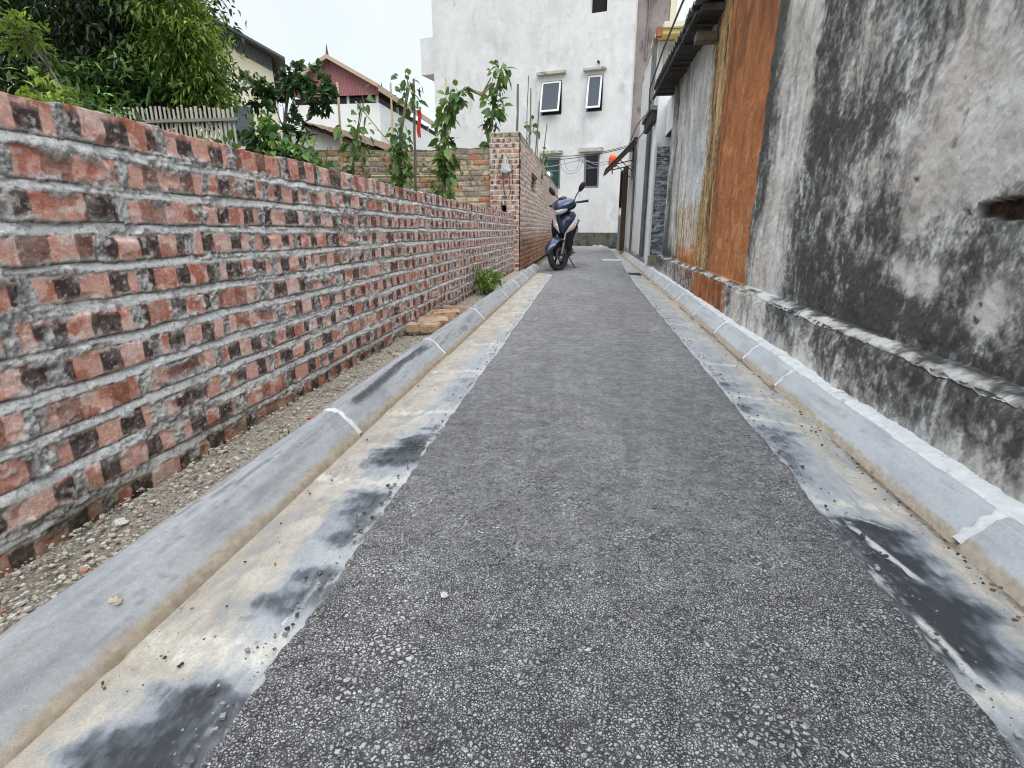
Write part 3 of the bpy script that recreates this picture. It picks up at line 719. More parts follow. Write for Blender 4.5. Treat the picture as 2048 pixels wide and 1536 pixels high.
def wall_section(name, y0, y1, ztop, xw, parent, plinth_h, xp, annex=False):
    ys = steps((y0, 1.2, .03), (1.2, 2.4, .0046), (2.4, 3.6, .0075), (3.6, y1, .013)) if y0 < 0 else steps((y0, y1, .014))
    DZ = .0058
    prof = [(xp, z) for z in np.arange(0, plinth_h, DZ)] + [(xp + (xw - xp) * i / 9, plinth_h + .016 * i / 9) for i in range(9)] + [(xw, z) for z in np.concatenate([np.arange(plinth_h + .016, 1.7, .0058 if y0 < 0 else .009), np.arange(1.7, ztop, .02), [ztop]])]
    prof = np.array(prof); S = np.concatenate([[0], np.cumsum(np.hypot(*(prof[1:] - prof[:-1]).T))])
    Y, I = np.meshgrid(ys, np.arange(len(prof)), indexing='ij')
    X = prof[I, 0]; Z = prof[I, 1]; s_ = S[I]
    onw = Z > plinth_h + .012; led = (~onw) & (I >= len(np.arange(0, plinth_h, DZ)) - 1); pl = ~(onw | led)
    n1 = fbm(Y * 3, s_ * 3, 4, 301); n2 = fbm(Y * 16, s_ * 13, 4, 302); n3 = fbm(Y * 55, s_ * 50, 3, 303)
    h = .035 * (n1 - .5) + .013 * (n2 - .5) + .004 * (n3 - .5)
    edgew = np.exp(-((s_ - S[len(np.arange(0, plinth_h, DZ))]) / .020) ** 2)
    h = h - edgew * (.010 + .025 * np.clip(fbm(Y * 7, s_ * 4, 4, 304) - .45, 0, 1)) + .014 * edgew * (n2 - .5) + .008 * edgew * (n3 - .5)
    # mould map, also carrying the painted step shadow
    m = np.where(onw, .575, .575) + 0 * Y
    m += .45 * (fbm(Y * 2.6, s_ * 1.2, 4, 310) - .5) + .45 * (fbm(Y * 6, s_ * 5, 3, 311) - .5)
    for (by, bz, ry, rz, a) in BL:
        ww = fbm(Y * 12, s_ * 12, 3, 312) - .5
        m += onw * (1.05 if a < -.45 else .8 if a < 0 else .72) * a * np.exp(-np.clip(((Y - by + .25 * ry * ww * 2) / ry) ** 2 + ((Z - bz) / (rz * 1.15)) ** 2 + 1.3 * ww, 0, 9))
    m += onw * .20 * ss(.70, .40, Z) * ss(3.3, 2.7, Y) + onw * .20 * np.exp(-((Y - 2.95) / .30) ** 2) + onw * .09 * ss(2.05, 2.45, Y + .25 * (Z - 1)) * ss(3.35, 3.15, Y)
    # the pale vertical stripe, then the greenish dark edge of the rust panel
    wj = .10 * (fbm(Y * 0 + 1, Z * 2.5, 3, 313) - .5) + .06 * (fbm(Y * 0, Z * 14, 3, 315) - .5)
    st = ss(3.20, 3.32, Y + wj) * ss(3.98, 3.72, Y + wj)
    m = m * (1 - st) + st * (.16 + .5 * (fbm(Y * 9, Z * 1.3, 4, 314) - .45) + .12 * ss(.8, .4, Z) * 0)
    ed = ss(3.66, 3.82, Y + wj * .8) * ss(4.04, 3.98, Y) * ss(.42, .75, Z)
    m += onw * ed * (.15 + .75 * fbm(Y * 12, Z * 2, 3, 316)) * ss(.3, .9, Z)
    rust = onw * ss(3.985, 4.005, Y + .012 * (fbm(Z * 20, Y * 0, 3, 317) - .5)) * ss(5.34, 5.24, Y)
    dl = np.exp(-((Y - 5.26) / .07) ** 2)  # shadow of the step at the rust edge, painted as a dark line
    ochre = onw * ss(5.1, 5.25, Y) * ss(6.02, 5.72, Y + .9 * wj) * 1.0
    m = m * (1 - rust) + rust * (.36 + .28 * ss(1.15, 2.2, Z) * fbm(Y * 3, Z * 2, 3, 318) * 1.3 + .55 * np.exp(-((Y - 5.20) / .10) ** 2) + .25 * ss(1.5, 2.4, Z) - .10 * ss(.8, .45, Z))
    m = np.where(ochre > .3, .42 + .5 * (fbm(Y * 12, Z * 1.1, 4, 319) - .45), m)
    m += onw * dl * .35
    # far plaster panel
    fp = onw * ss(5.75, 5.9, Y + .4 * wj)
    m = m * (1 - fp) + fp * (.17 + .14 * ss(1.5, 1.7, Z - .22 * (Y - 6)) + .55 * ss(7.4, 8.15, Y) * fbm(Y * 5, Z * 1.2, 3, 320) * 1.5 + .35 * ss(.75, .33, Z) * ss(7.0, 7.8, Y) + .45 * np.exp(-((Y - 7.35) / .12) ** 2) * fbm(Y * 2, Z * 2, 2, 322) + .5 * np.exp(-((Z - .34) / .05) ** 2) * fbm(Y * 8, Z * 4, 2, 323) * 1.4)
    rust = rust + fp * .62 * ss(.66, .42, Z + .12 * (fbm(Y * 6, Z * 6, 3, 325) - .5)) * ss(7.4, 6.9, Y)
    ochre = ochre + fp * .55 * ss(1.25, .85, Z + .3 * (fbm(Y * 5, Z * 3, 3, 326) - .5)) * ss(7.7, 7.2, Y)
    # plinth colours: paler at the foot, dark at the top, rust below the rust panel
    m = np.where(pl, m + .12 - .42 * ss(.19, .06, Z + .10 * (fbm(Y * 4, Z * 5, 3, 327) - .5)) + .15 * ss(.18, .28, Z), m)
    sw = ss(3.25, 3.5, Y) * ss(4.15, 3.9, Y)
    m = np.where(pl, m * (1 - sw) + sw * (.26 + .6 * (fbm(Y * 9, Z * 3, 3, 331) - .45)), m)
    rp = pl * ss(4.05, 4.2, Y) * ss(7.3, 6.6, Y)
    rust = rust + rp * (.45 + .45 * ss(4.2, 4.4, Y) * ss(5.6, 5.1, Y) + .5 * (fbm(Y * 5, Z * 3, 3, 328) - .5))
    m = m * (1 - rp) + rp * (.66 + .5 * (fbm(Y * 8, Z * 6, 3, 329) - .5))
    # chalky ledge
    m = np.where(led, .36 + 2.0 * (fbm(Y * 9, s_ * 14, 4, 330) - .5) + .2 * ss(4, 5, Y), m)
    m += .30 * ss(.75, .25, np.abs(s_ - S[-1]) * 0 + (xw - X) / max(.001, xw - xp)) * led
    hole = 0 * Y
    if y0 < 0:
        e = .020 * (fbm(Y * 16, Z * 26, 4, 340) - .5) + .010 * (fbm(Y * 60, Z * 80, 3, 341) - .5)
        rr2 = np.sqrt((np.clip(Y - 1.60, 0, 9) / .225) ** 2 + (np.clip(1.40 - Y, 0, 9) / .12) ** 2 + ((Z - .764) / .031) ** 2); q = 2 * (1 - rr2) * .03; qz = (1 - rr2) * .03
        hole = ss(-.0008, .0022, np.minimum(q * .5, qz) + e * .8); h = h - .035 * hole
        lip = ss(-.03, -.004, np.minimum(q * .5, qz) + e) * (1 - hole); m += .10 * lip
        # a few scars in the plaster
        for (cy, cz, ry, rz) in ((2.12, .87, .02, .012), (1.95, 1.03, .012, .035), (1.97, .96, .014, .02), (1.86, 1.06, .008, .03), (1.68, .50, .010, .010), (1.70, .455, .014, .018), (2.72, .62, .015, .03)):
            sc = ss(.5, .7, np.exp(-(((Y - cy) / ry) ** 2 + ((Z - cz) / rz) ** 2)) + 1.3 * (fbm(Y * 50, Z * 50, 3, 345) - .5)); h -= .005 * sc; m += .7 * sc
    # mould and stain colours: gritty speckle whose density follows the map m
    F1 = (fbm(Y * 36, s_ * 30, 5, 350, .66) - .5) * 4; F2 = (fbm(Y * 105, s_ * 95, 3, 351, .7) - .5) * 3; F3 = (fbm(Y * 11, s_ * 8, 5, 352) - .5) * 3.4; SV = (fbm(Y * 26, s_ * 2.2, 5, 353) - .5) * 3.4
    gk = 1 - .55 * fp - .35 * st * onw
    d = m + (.24 * F3 + .29 * F1 + .24 * F2) * gk + .13 * SV
    wc = mix((.72, .695, .645), (.50, .47, .43), np.clip(.5 + .4 * F3 + .3 * SV, 0, 1))
    wc = mix(wc, (.56, .47, .40), .55 * ss(.15, .8, (fbm(Y * 2.6, s_ * 2.2, 4, 354) - .5) * 4 + .2 * F1))
    wc = mix(wc, wc * np.array([.80, .86, .92]), ss(0, .8, (fbm(Y * 1.7, s_ * 1.3, 3, 355) - .5) * 4))
    cv = mix(wc, mix((.21, .205, .197), (.30, .275, .255), np.clip(.5 + F3, 0, 1)), .92 * ss(.10, .64, d + .10 * SV))
    cv = mix(cv, mix((.028, .028, .028), (.080, .076, .072), np.clip(.5 + .6 * F2, 0, 1)), .90 * ss(.48, .98, d))
    cv = mix(cv, (.66, .65, .62), .6 * ss(.54, .72, F1 * .35 + F2 * .35 + .25) * ss(1.1, .5, d))     # pale flakes
    cv = mix(cv, (.115, .12, .06), .5 * ss(.35, .8, F3 * .5 + .25 * F1) * ss(.45, .9, d) * ss(.5, .2, Z))      # moss near the foot
    rd = np.clip(.5 + .17 * SV + .22 * F3 + .9 * (m - .42), 0, 1)
    rc = mix((.55, .265, .12), (.41, .155, .058), ss(.05, .45, rd)); rc = mix(rc, (.27, .10, .038), ss(.45, .85, rd)); rc = mix(rc, (.10, .055, .032), .65 * ss(.72, 1.05, rd + .12 * F1))
    rc = mix(rc, (.50, .27, .13), .2 * ss(.3, .9, F1 * .6 + F2 * .3)); rc = mix(rc, (.10, .06, .04), .2 * ss(.35, .9, F2 * .5 + SV * .5))
    od = np.clip(.5 + .42 * SV + .22 * F1 + .6 * (m - .42), 0, 1)
    oc = mix((.58, .41, .215), (.37, .225, .095), ss(.1, .5, od)); oc = mix(oc, (.16, .105, .06), ss(.5, .8, od)); oc = mix(oc, (.05, .04, .03), ss(.78, 1., od))
    cv = mix(cv, oc, ss(.30, .75, ochre + .16 * SV + .12 * F1)); cv = mix(cv, rc, ss(.38, .62, rust + .10 * F1 + .06 * F3))
    cv = mix(cv, mix((.018, .014, .012), (.085, .055, .038), np.clip(.45 + F1 * .6, 0, 1)), hole)
    h = h + .0022 * F1 + .0012 * F2 - .002 * ss(.5, .84, d)
    nx = np.where(pl | onw, 1., .4); nz = np.where(led, .9, 0.)
    P = np.stack([X - h * nx, Y, Z + h * nz], -1)
    top = P[:, -1:].copy(); top[..., 0] += .22; bk = top.copy(); bk[..., 2] = 0
    P = np.concatenate([P, top, bk], 1)
    pad = lambda a: np.concatenate([a, a[:, -1:], a[:, -1:]], 1)
    P[..., 0] -= parent.location[0]; P[..., 1] -= parent.location[1]
    n_p = len(np.arange(0, plinth_h, DZ)) + 9
    cut = lambda a, lo, hi: {'Col': a[:, lo:hi]}
    at = np.concatenate([cv, cv[:, -1:], cv[:, -1:]], 1)
    grid_obj('plinth', P[:, :n_p + 1], M_mould, parent, cut(at, 0, n_p + 1), flip=True)
    grid_obj('wall', P[:, n_p:], M_mould, parent, cut(at, n_p, 9999), flip=True)
    # closed ends
    for yy, s in ((y0, 1), (y1, -1)):
        ends = MB()
        ends.add([(xp + .004, yy + s * .004, 0), (xw + .2, yy + s * .004, 0), (xw + .2, yy + s * .004, plinth_h), (xp + .004, yy + s * .004, plinth_h)], [(0, 1, 2, 3)])
        ends.add([(xw + .004, yy + s * .004, plinth_h), (xw + .2, yy + s * .004, plinth_h), (xw + .2, yy + s * .004, ztop), (xw + .004, yy + s * .004, ztop)], [(0, 1, 2, 3)])
        ends.v = [(a - parent.location[0], b_ - parent.location[1], c) for a, b_, c in ends.v]
        ends.build('end_face', M_endplaster, parent)

M_endplaster = mat_layers('stained_plaster', ((.30, .28, .26), (.45, .43, .40)), 6, [(None, (.06, .055, .05), (.12, .11, .1), .48, .62, 7, 1, (1, 1, .4))], .9, ((40, .5, .01),))
A = empty('weathered_building', (1.12, 2.0, 0))
tag(A, 'tall plastered building at right, blotched with black mould, with a rust-brown vertical stripe', 'building')
wall_section('w', -1.0, 5.74, 3.6, 1.12, A, .31, 1.045)
B_ = empty('plastered_annex', (1.13, 7.0, 0))
tag(B_, 'low plastered house wall past the rust stripe, orange stained below, under a ragged eave', 'building')
wall_section('w', 5.742, 8.42, 2.62, 1.128, B_, .30, 1.052)

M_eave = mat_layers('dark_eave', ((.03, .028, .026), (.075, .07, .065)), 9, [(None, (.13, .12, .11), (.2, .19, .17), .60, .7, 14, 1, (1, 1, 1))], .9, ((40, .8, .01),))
M_wood = mat_layers('weathered_wood', ((.09, .07, .055), (.2, .165, .13)), 12, [], .9, ((60, .6, .004),), (1, .2, 1))
M_concrete_eave = mat_layers('mossy_cement_edge', ((.16, .155, .145), (.27, .26, .245)), 9, [(None, (.04, .04, .038), (.07, .07, .065), .5, .62, 12, 1, (1, 1, 1))], .9, ((40, .6, .008),))
def eave(y0, y1, x0, x1, z, parent):
    px, py = parent.location[0], parent.location[1]
    # wavy cement sheet seen from below with a ragged outer edge
    ys = np.arange(y0, y1, .03); ts = np.linspace(0, 1, 5)
    Y, T = np.meshgrid(ys, ts, indexing='ij')
    X = x0 + (x1 - x0) * T + (1 - T) * .035 * (fbm(Y * 3, 0 * Y, 3, 401) - .5)
    Z = z + .08 + .022 * np.sin(Y * 2 * math.pi / .15) + .05 * T + .02 * (fbm(Y * 1.2, 0 * Y, 2, 402) - .5)
    P = np.stack([X - px, Y - py, Z], -1); Q = P[:, ::-1].copy(); Q[..., 2] += .016
    L = np.concatenate([P, Q, P[:, :1]], 1)
    grid_obj('eave_sheet', L, M_concrete_eave, parent)
    m = MB(); rr = random.Random(5)
    y = y0 + .05
    while y < y1 - .05:
        wd = .10 + .1 * rr.random()
        dz = .02 * rr.random()
        m.box((x0 + .02 + .05 * rr.random() - px, y - py, z + .01 - dz), (x1 - px, min(y + wd, y1) - .006 - py, z + .052)); y += wd
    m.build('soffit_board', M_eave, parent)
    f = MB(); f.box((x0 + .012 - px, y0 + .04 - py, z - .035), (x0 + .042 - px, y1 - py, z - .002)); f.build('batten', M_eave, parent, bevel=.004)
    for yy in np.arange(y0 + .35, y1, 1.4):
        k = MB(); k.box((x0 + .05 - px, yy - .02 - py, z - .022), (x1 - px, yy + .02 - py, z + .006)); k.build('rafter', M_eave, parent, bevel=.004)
eave(5.56, 8.95, .87, 1.20, 2.55, B_)
bb = MB(); bb.box((.93 - 1.13, 5.78 - 7, 2.36), (1.12 - 1.13, 5.92 - 7, 2.44)); bb.build('bracket', M_wood, B_, bevel=.006)
# roof slope behind the eave
rf = MB(); rf.quad((1.15 - 1.13, 5.8 - 7, 2.70), (1.15 - 1.13, 8.9 - 7, 2.70), (3.6 - 1.13, 8.9 - 7, 3.0), (3.6 - 1.13, 5.8 - 7, 3.0)); rf.build('roof', M_concrete_eave, B_)

# ------------------------------------------------------------------ gate with stone pillar
M_stone = None
def mat_stone():
    t = NT('stacked_slate')
    vc = t.voro(14, 'F1', (1, 1, 1.8)); sep = t.n('ShaderNodeSeparateColor'); t.set(sep.inputs[0], vc.outputs['Color'])
    col = t.ramp(sep.outputs[0], [(0, (.13, .14, .155)), (.5, (.32, .335, .35)), (1, (.55, .56, .57))])
    col = t.mix(col, t.mr(t.noise(50, 6, .7), .3, .7, .55, 1.45, False), 1, 'MULTIPLY')
    nrm = t.bump(t.noise(60, 5, .7), .8, .012)
    return t.bsdf(col, .8, nrm, 0, .3)
M_stone = mat_stone()
M_white = mat_layers('whitewashed_plaster', ((.66, .67, .66), (.78, .79, .78)), 4, [(None, (.42, .41, .39), (.55, .54, .52), .58, .72, 3, 1, (1, 1, .4))], .9, ((60, .3, .004),))
gp = empty('gate_pillar', (1.02, 9.4, 0))
tag(gp, 'white gate pillar faced with stacked grey stone, past the end of the low plastered wall', 'gate pillar')
m = MB(); m.box((0, .02, 0), (.45, .42, 2.75)); m.build('post', M_white, gp, bevel=.004)
m = MB(); rr = random.Random(9); z = .26
while z < 1.93:
    hz = rr.choice([.025, .035, .045, .055]); x = .035
    while x < .44:
        wx = .06 + .14 * rr.random(); m.box((x, -.004 - .022 * rr.random(), z), (min(x + wx, .445), .021, min(z + hz, 1.93) - .004)); x += wx + .003
    z += hz
m.build('stone_cladding', M_stone, gp, bevel=.003, seg=1)
m = MB(); m.box((-.002, -.03, .10), (.034, .019, 2.0)); m.build('corner_trim', M_white, gp, bevel=.004)
m = MB(); m.box((-.004, -.035, 0), (.44, .018, .255)); m.build('base', mat_layers('mossy_base', ((.28, .25, .17), (.38, .35, .26)), 10, [(None, (.10, .11, .05), (.15, .15, .08), .5, .62, 10, 1, (1, 1, 1))], .95, ((40, .6, .01),)), gp, bevel=.01)
ln = empty('gate_lintel', (1.16, 8.46, 2.08))
tag(ln, 'white concrete beam over the gate opening beside the stone pillar', 'lintel')
m = MB(); m.box((0, 0, 0), (.35, .93, .5)); m.build('beam', M_white, ln, bevel=.006)
m = MB(); m.box((.004, .004, -.012), (.345, .925, -.002)); m.build('soffit', M_eave, ln)
e2 = empty('gate_canopy', (1.0, 9.45, 2.43)); tag(e2, 'short dark canopy slab over the stone gate pillar, hung with cables', 'canopy')
m = MB(); m.box((-.10, 0, .04), (.5, 1.3, .11)); m.build('slab', M_concrete_eave, e2, bevel=.01)
m = MB(); m.box((-.06, .03, -.12), (.02, 1.25, .038)); m.build('fascia', M_eave, e2, bevel=.008)
gd = MB(); gd.box((1.50, 8.44, 0), (1.54, 9.40, 2.1)); tag(gd.build('gate_door', mat_plain('dark_steel', (.05, .052, .055), .5, .2, 20, .3), bevel=.004), 'dark door set back in the opening beside the stone pillar', 'door')

# ------------------------------------------------------------------ far right house, tower, awning, door
M_greywall = mat_layers('streaked_grey_wall', ((.58, .58, .58), (.74, .74, .73)), 2.2,
    [(None, (.20, .195, .19), (.34, .33, .32), .58, .72, 5, 1, (1, 2.0, .14)), (None, (.66, .67, .66), (.76, .76, .75), .58, .7, 2, 1, (1, 1.5, .3))], .92, ((40, .4, .01),))
M_yellow = mat_plain('yellow_paint', (.70, .55, .20), .8, .15, 6)
M_tower = mat_layers('purple_grey_stained_wall', ((.20, .17, .165), (.32, .285, .275)), 1.8, [(None, (.08, .06, .06), (.13, .10, .10), .5, .66, 2.5, 1, (1.5, 1, .5)), (None, (.42, .39, .37), (.5, .47, .45), .62, .72, 2.2, 1, (1.5, 1, .4))], .92, ((20, .4, .02),))
M_cream = mat_plain('cream_paint', (.72, .66, .50), .85, .08, 2)
rh = empty('grey_house', (1.12, 10.3, 0))
tag(rh, 'grey streaked two-storey house past the gate pillar, with a yellow roof slab', 'house')
m = MB(); m.box((0, .0, 0), (3, 7.2, 2.5)); m.box((.03, .9, 2.5), (3, 3.9, 3.92)); m.build('wall', M_greywall, rh)
m = MB(); m.box((-.05, .6, 3.93), (3.0, 1.5, 4.02)); m.build('roof_slab', M_yellow, rh, bevel=.01)
m = MB(); m.box((.06, .55, 4.021), (3.0, 3.9, 4.12)); m.build('parapet', M_cream, rh, bevel=.01)
m = MB(); m.box((-.058, .57, 3.90), (.05, .66, 4.05)); m.build('roof_edge', mat_plain('red_brown', (.35, .12, .07), .8), rh, bevel=.006)
for yy, rr_ in ((.72, .045), (3.6, .03)):
    m = MB(); m.tube([(-.05, yy, .1), (-.05, yy, 2.48 if yy > 1 else 3.9)], rr_, 10); m.build('drainpipe', mat_plain('dark_grey_pipe', (.13, .135, .125), .6, .3, 4), rh, smooth=True)
m = MB(); m.box((-.03, 4.4, 1.9), (.02, 5.0, 2.75)); m.build('window_frame', mat_plain('grey_green_frame', (.12, .15, .14), .5), rh, bevel=.004)
m = MB(); m.box((-.06, .0, 0), (.0, 6.2, .14)); m.build('base_course', M_endplaster, rh, bevel=.012)
m = MB(); m.box((-.005, -.42, 0), (.4, -.002, 2.5)); m.build('side_pier', M_white, rh)

tw = empty('stained_tower_house', (1.32, 20.3, 0))
tag(tw, 'tall purple-grey stained house rising just right of the white building', 'house')
m = MB(); m.box((0, 0, 0), (1.05, 4, 12)); m.build('wall', M_tower, tw)
m = MB(); m.box((1.052, -.04, 0), (1.25, 4, 12)); m.build('corner_column', M_cream, tw)
m = MB(); m.tube([(.35, -.03, 6), (.42, -.03, 9), (.25, -.03, 12)], .025, 6); m.build('cable', mat_plain('grey_cable', (.2, .19, .19), .7), tw)
# grey upper wall facing the camera between the tower and the eave
m = MB(); m.box((.14, .86, 2.5), (.9, .898, 3.86)); m.build('gable_wall', mat_layers('grey_render', ((.40, .39, .365), (.50, .49, .46)), 2, [(None, (.28, .27, .25), (.34, .33, .3), .52, .66, 3, 1, (1, 1, .5))], .9, ((50, .3, .005),)), rh)

M_rustsheet = mat_layers('rusty_sheet', ((.035, .025, .022), (.09, .055, .04)), 8, [(None, (.16, .07, .04), (.2, .1, .06), .58, .7, 9, 1, (1, 1, 1))], .8, ((60, .4, .004),))
M_blacksteel = mat_plain('black_steel', (.03, .03, .032), .5, .3, 20, .5)
aw = empty('metal_awning', (1.10, 14.4, 2.2)); tag(aw, 'small rusty corrugated metal awning sloping from the grey house over the lane', 'awning')
ys = np.arange(0, 1.6, .025); ts = np.linspace(0, 1, 6); Y, T = np.meshgrid(ys, ts, indexing='ij')
P = np.stack([-.02 - .70 * T, Y, .55 - .70 * T + .02 * np.sin(Y * 2 * math.pi / .1)], -1); Q = P[:, ::-1].copy(); Q[..., 2] += .012
grid_obj('sheet', np.concatenate([P, Q, P[:, :1]], 1), M_rustsheet, aw)
m = MB()
for yy in (.08, 1.45):
    m.tube([(0, yy, .10), (-.56, yy, -.02)], .014, 6); m.tube([(0, yy, -.2), (-.40, yy, .13)], .012, 6)
m.tube([(-.55, .02, -.0), (-.55, 1.55, -.0)], .014, 6); m.build('bracket', M_blacksteel, aw)
m = MB(); m.box((-.05, -.02, .46), (.03, 1.6, .60)); m.build('wall_plate', M_rustsheet, aw)
m = MB(); m.add([(-.02, -.012, .40), (-.02, -.012, .53), (-.74, -.012, -.19), (-.70, -.012, -.26), (-.02, .03, .40), (-.02, .03, .53), (-.74, .03, -.19), (-.70, .03, -.26)], [(0, 1, 2, 3), (7, 6, 5, 4), (0, 4, 5, 1), (1, 5, 6, 2), (2, 6, 7, 3), (3, 7, 4, 0)]); m.build('side_board', M_rustsheet, aw)
lt = empty('red_lantern', (.64, 16.4, 2.32)); lt.scale = (.85, .85, .85); tag(lt, 'red and yellow lantern hanging behind the metal awning', 'lantern')
m = MB(); m.rings([[(r * math.cos(a), r * math.sin(a), z) for a in [2 * math.pi * j / 14 for j in range(14)]] for z, r in ((.0, .10), (.03, .135), (.17, .15), (.30, .135), (.34, .10))]); m.build('shade', mat_plain('red_paper', (.62, .075, .035), .6, .15, 15, ), lt, smooth=True)
m = MB(); m.rings([[(r * math.cos(a), r * math.sin(a), z) for a in [2 * math.pi * j / 12 for j in range(12)]] for z, r in ((.342, .09), (.40, .09))]); m.tube([(0, 0, .4), (0, 0, .75)], .006, 5); m.build('cap', mat_plain('gold_paint', (.85, .55, .12), .5), lt)
m = MB(); m.tube([(0, 0, -.22), (0, 0, -.002)], .025, 6); m.build('tassel', mat_plain('red_tassel', (.6, .06, .04), .8), lt)
dr = empty('steel_door', (.90, 16.9, .04)); tag(dr, 'narrow steel door standing open at the end of the lane, grey below and dark glass above', 'door')
m = MB(); m.box((0, 0, 0), (.20, .04, .95)); m.build('lower_panel', mat_plain('grey_blue_steel', (.36, .40, .43), .5, .15, 8, .3, stretch=(8, 1, .3)), dr, bevel=.004)
m = MB(); m.box((.01, .008, 1.20), (.20, .03, 2.15)); m.build('glass', mat_plain('dark_glass', (.025, .02, .022), .12, .2, 5, bump=0), dr)
m = MB(); m.box((0, -.006, .952), (.20, .046, 1.0)); m.box((0, -.006, 1.15), (.20, .046, 1.198)); m.box((.0, -.006, 1.0), (.03, .046, 1.15)); m.box((.17, -.006, 1.0), (.20, .046, 1.15)); m.build('handle_plate', mat_plain('pale_steel', (.62, .62, .58), .5), dr, bevel=.003)
m = MB(); m.box((.0, -.01, 1.2), (.018, .05, 2.22)); m.box((.018, -.01, 2.152), (.20, .05, 2.22)); m.box((.202, -.02, 0), (.215, .06, 2.25)); m.build('frame', M_blacksteel, dr)
m = MB(); m.box((.94, 16.2, .02), (1.08, 16.32, 2.3)); tag(m.build('door_post', mat_plain('brown_wood', (.10, .065, .04), .8, .3, 10, stretch=(1, 1, .2)), bevel=.006), 'dark brown door post against the grey house wall under the awning', 'door post')

# ------------------------------------------------------------------ white building at the end of the lane
TH = 14
wb = empty('white_building', (1.27, 20.0, 0), R(-TH))
tag(wb, 'tall white rendered building closing the end of the lane, with small awning windows', 'building')
M_render = mat_layers('white_render', ((.60, .60, .595), (.75, .75, .745)), 1.1,
    [(None, (.45, .445, .44), (.56, .555, .55), .50, .72, 1.7, 1, (1, 1, .45)), (None, (.74, .75, .75), (.80, .81, .81), .45, .75, 2.6, 1, (1, 1, .7)),
     (None, (.52, .47, .40), (.6, .56, .5), .66, .76, 1.3, 1, (1.6, 1, .3)), (None, (.46, .45, .43), (.56, .55, .53), .60, .80, 2.4, 1, (2.2, 2.2, .10))], .92, ((30, .35, .01), (5, .3, .04)), speck=(60, .06))
wins = [(-3.16, -2.40, 4.47, 5.55), (-1.51, -.96, 4.48, 5.61), (-1.47, -.94, 7.42, 8.45), (-3.05, -2.39, 2.01, 3.07), (-1.52, -.97, 2.02, 3.16)]
def facade(mb, x0, x1, z0, z1, holes, y=0, depth=.16):
    xs = sorted({x0, x1, *[h[0] for h in holes], *[h[1] for h in holes]}); zs = sorted({z0, z1, *[h[2] for h in holes], *[h[3] for h in holes]})
    for i in range(len(xs) - 1):
        for j in range(len(zs) - 1):
            cx, cz = (xs[i] + xs[i + 1]) / 2, (zs[j] + zs[j + 1]) / 2
            if any(h[0] < cx < h[1] and h[2] < cz < h[3] for h in holes): continue
            mb.quad((xs[i], y, zs[j]), (xs[i + 1], y, zs[j]), (xs[i + 1], y, zs[j + 1]), (xs[i], y, zs[j + 1]))
    for a, b, c, d in holes:
        for p, q in (((a, c), (b, c)), ((b, c), (b, d)), ((b, d), (a, d)), ((a, d), (a, c))):
            mb.quad((p[0], y, p[1]), (q[0], y, q[1]), (q[0], y + depth, q[1]), (p[0], y + depth, p[1]))
m = MB(); facade(m, -7.42, 0, 0, 11, wins)
m.quad((0, 0, 0), (0, 9, 0), (0, 9, 11), (0, 0, 11)); m.quad((-7.42, 0, 0), (-7.42, 9, 0), (-7.42, 9, 11), (-7.42, 0, 11)); m.quad((-7.42, 0, 11), (0, 0, 11), (0, 9, 11), (-7.42, 9, 11))
m.build('wall', M_render, wb)
m = MB(); m.box((-7.96, -.0, 6.19), (-7.425, 6, 7.40)); m.build('bay', M_render, wb)
m = MB(); m.box((-7.42, -.035, 0), (.0, -.002, .49)); m.build('base_band', mat_layers('dark_base', ((.085, .085, .075), (.15, .15, .13)), 4, [(None, (.04, .045, .03), (.07, .075, .05), .5, .62, 5, 1, (1, 1, .6)), (None, (.33, .33, .31), (.4, .4, .38), .66, .72, 4, 1, (1, 1, .5))], .95, ((30, .5, .01),)), wb)
M_hood = mat_layers('mossy_hood', ((.42, .40, .34), (.56, .54, .47)), 5, [(None, (.14, .13, .09), (.2, .19, .14), .52, .64, 7, 1, (1, 1, 1))], .95, ((40, .5, .01),))
for (a, b, c, d) in ((-3.30, -2.27, 5.73, 5.83), (-1.64, -.86, 5.72, 5.80), (-3.15, -2.30, 3.20, 3.30), (-1.70, -.85, 3.20, 3.33)):
    m = MB(); m.box((a, -.16, c), (b, -.001, d)); m.build('window_hood', M_hood, wb, bevel=.012)
M_frame = mat_plain('white_frame', (.80, .81, .81), .5, .06, 10, bump=0)
M_gframe = mat_plain('grey_frame', (.17, .18, .19), .5, .1, 10, bump=0)
def mat_glass(name, c, rough=.06):
    t = NT(name); col = t.ramp(t.noise(.8, 3), [(.3, tuple(x * .8 for x in c)), (.7, c)])
    return t.bsdf(col, rough, None, 0, .5)
M_glass = mat_glass('window_glass', (.075, .09, .115), .12); M_glass2 = mat_glass('dark_window_glass', (.035, .032, .045)); M_glass3 = mat_glass('teal_window_glass', (.02, .055, .055))
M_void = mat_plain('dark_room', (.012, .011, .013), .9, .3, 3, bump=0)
def frame_box(mb, x0, x1, z0, z1, t, d, y=0, M=None):
    mb.box((x0, y, z0), (x1, y + d, z0 + t), M); mb.box((x0, y, z1 - t), (x1, y + d, z1), M)
    mb.box((x0, y, z0 + t), (x0 + t, y + d, z1 - t), M); mb.box((x1 - t, y, z0 + t), (x1, y + d, z1 - t), M)
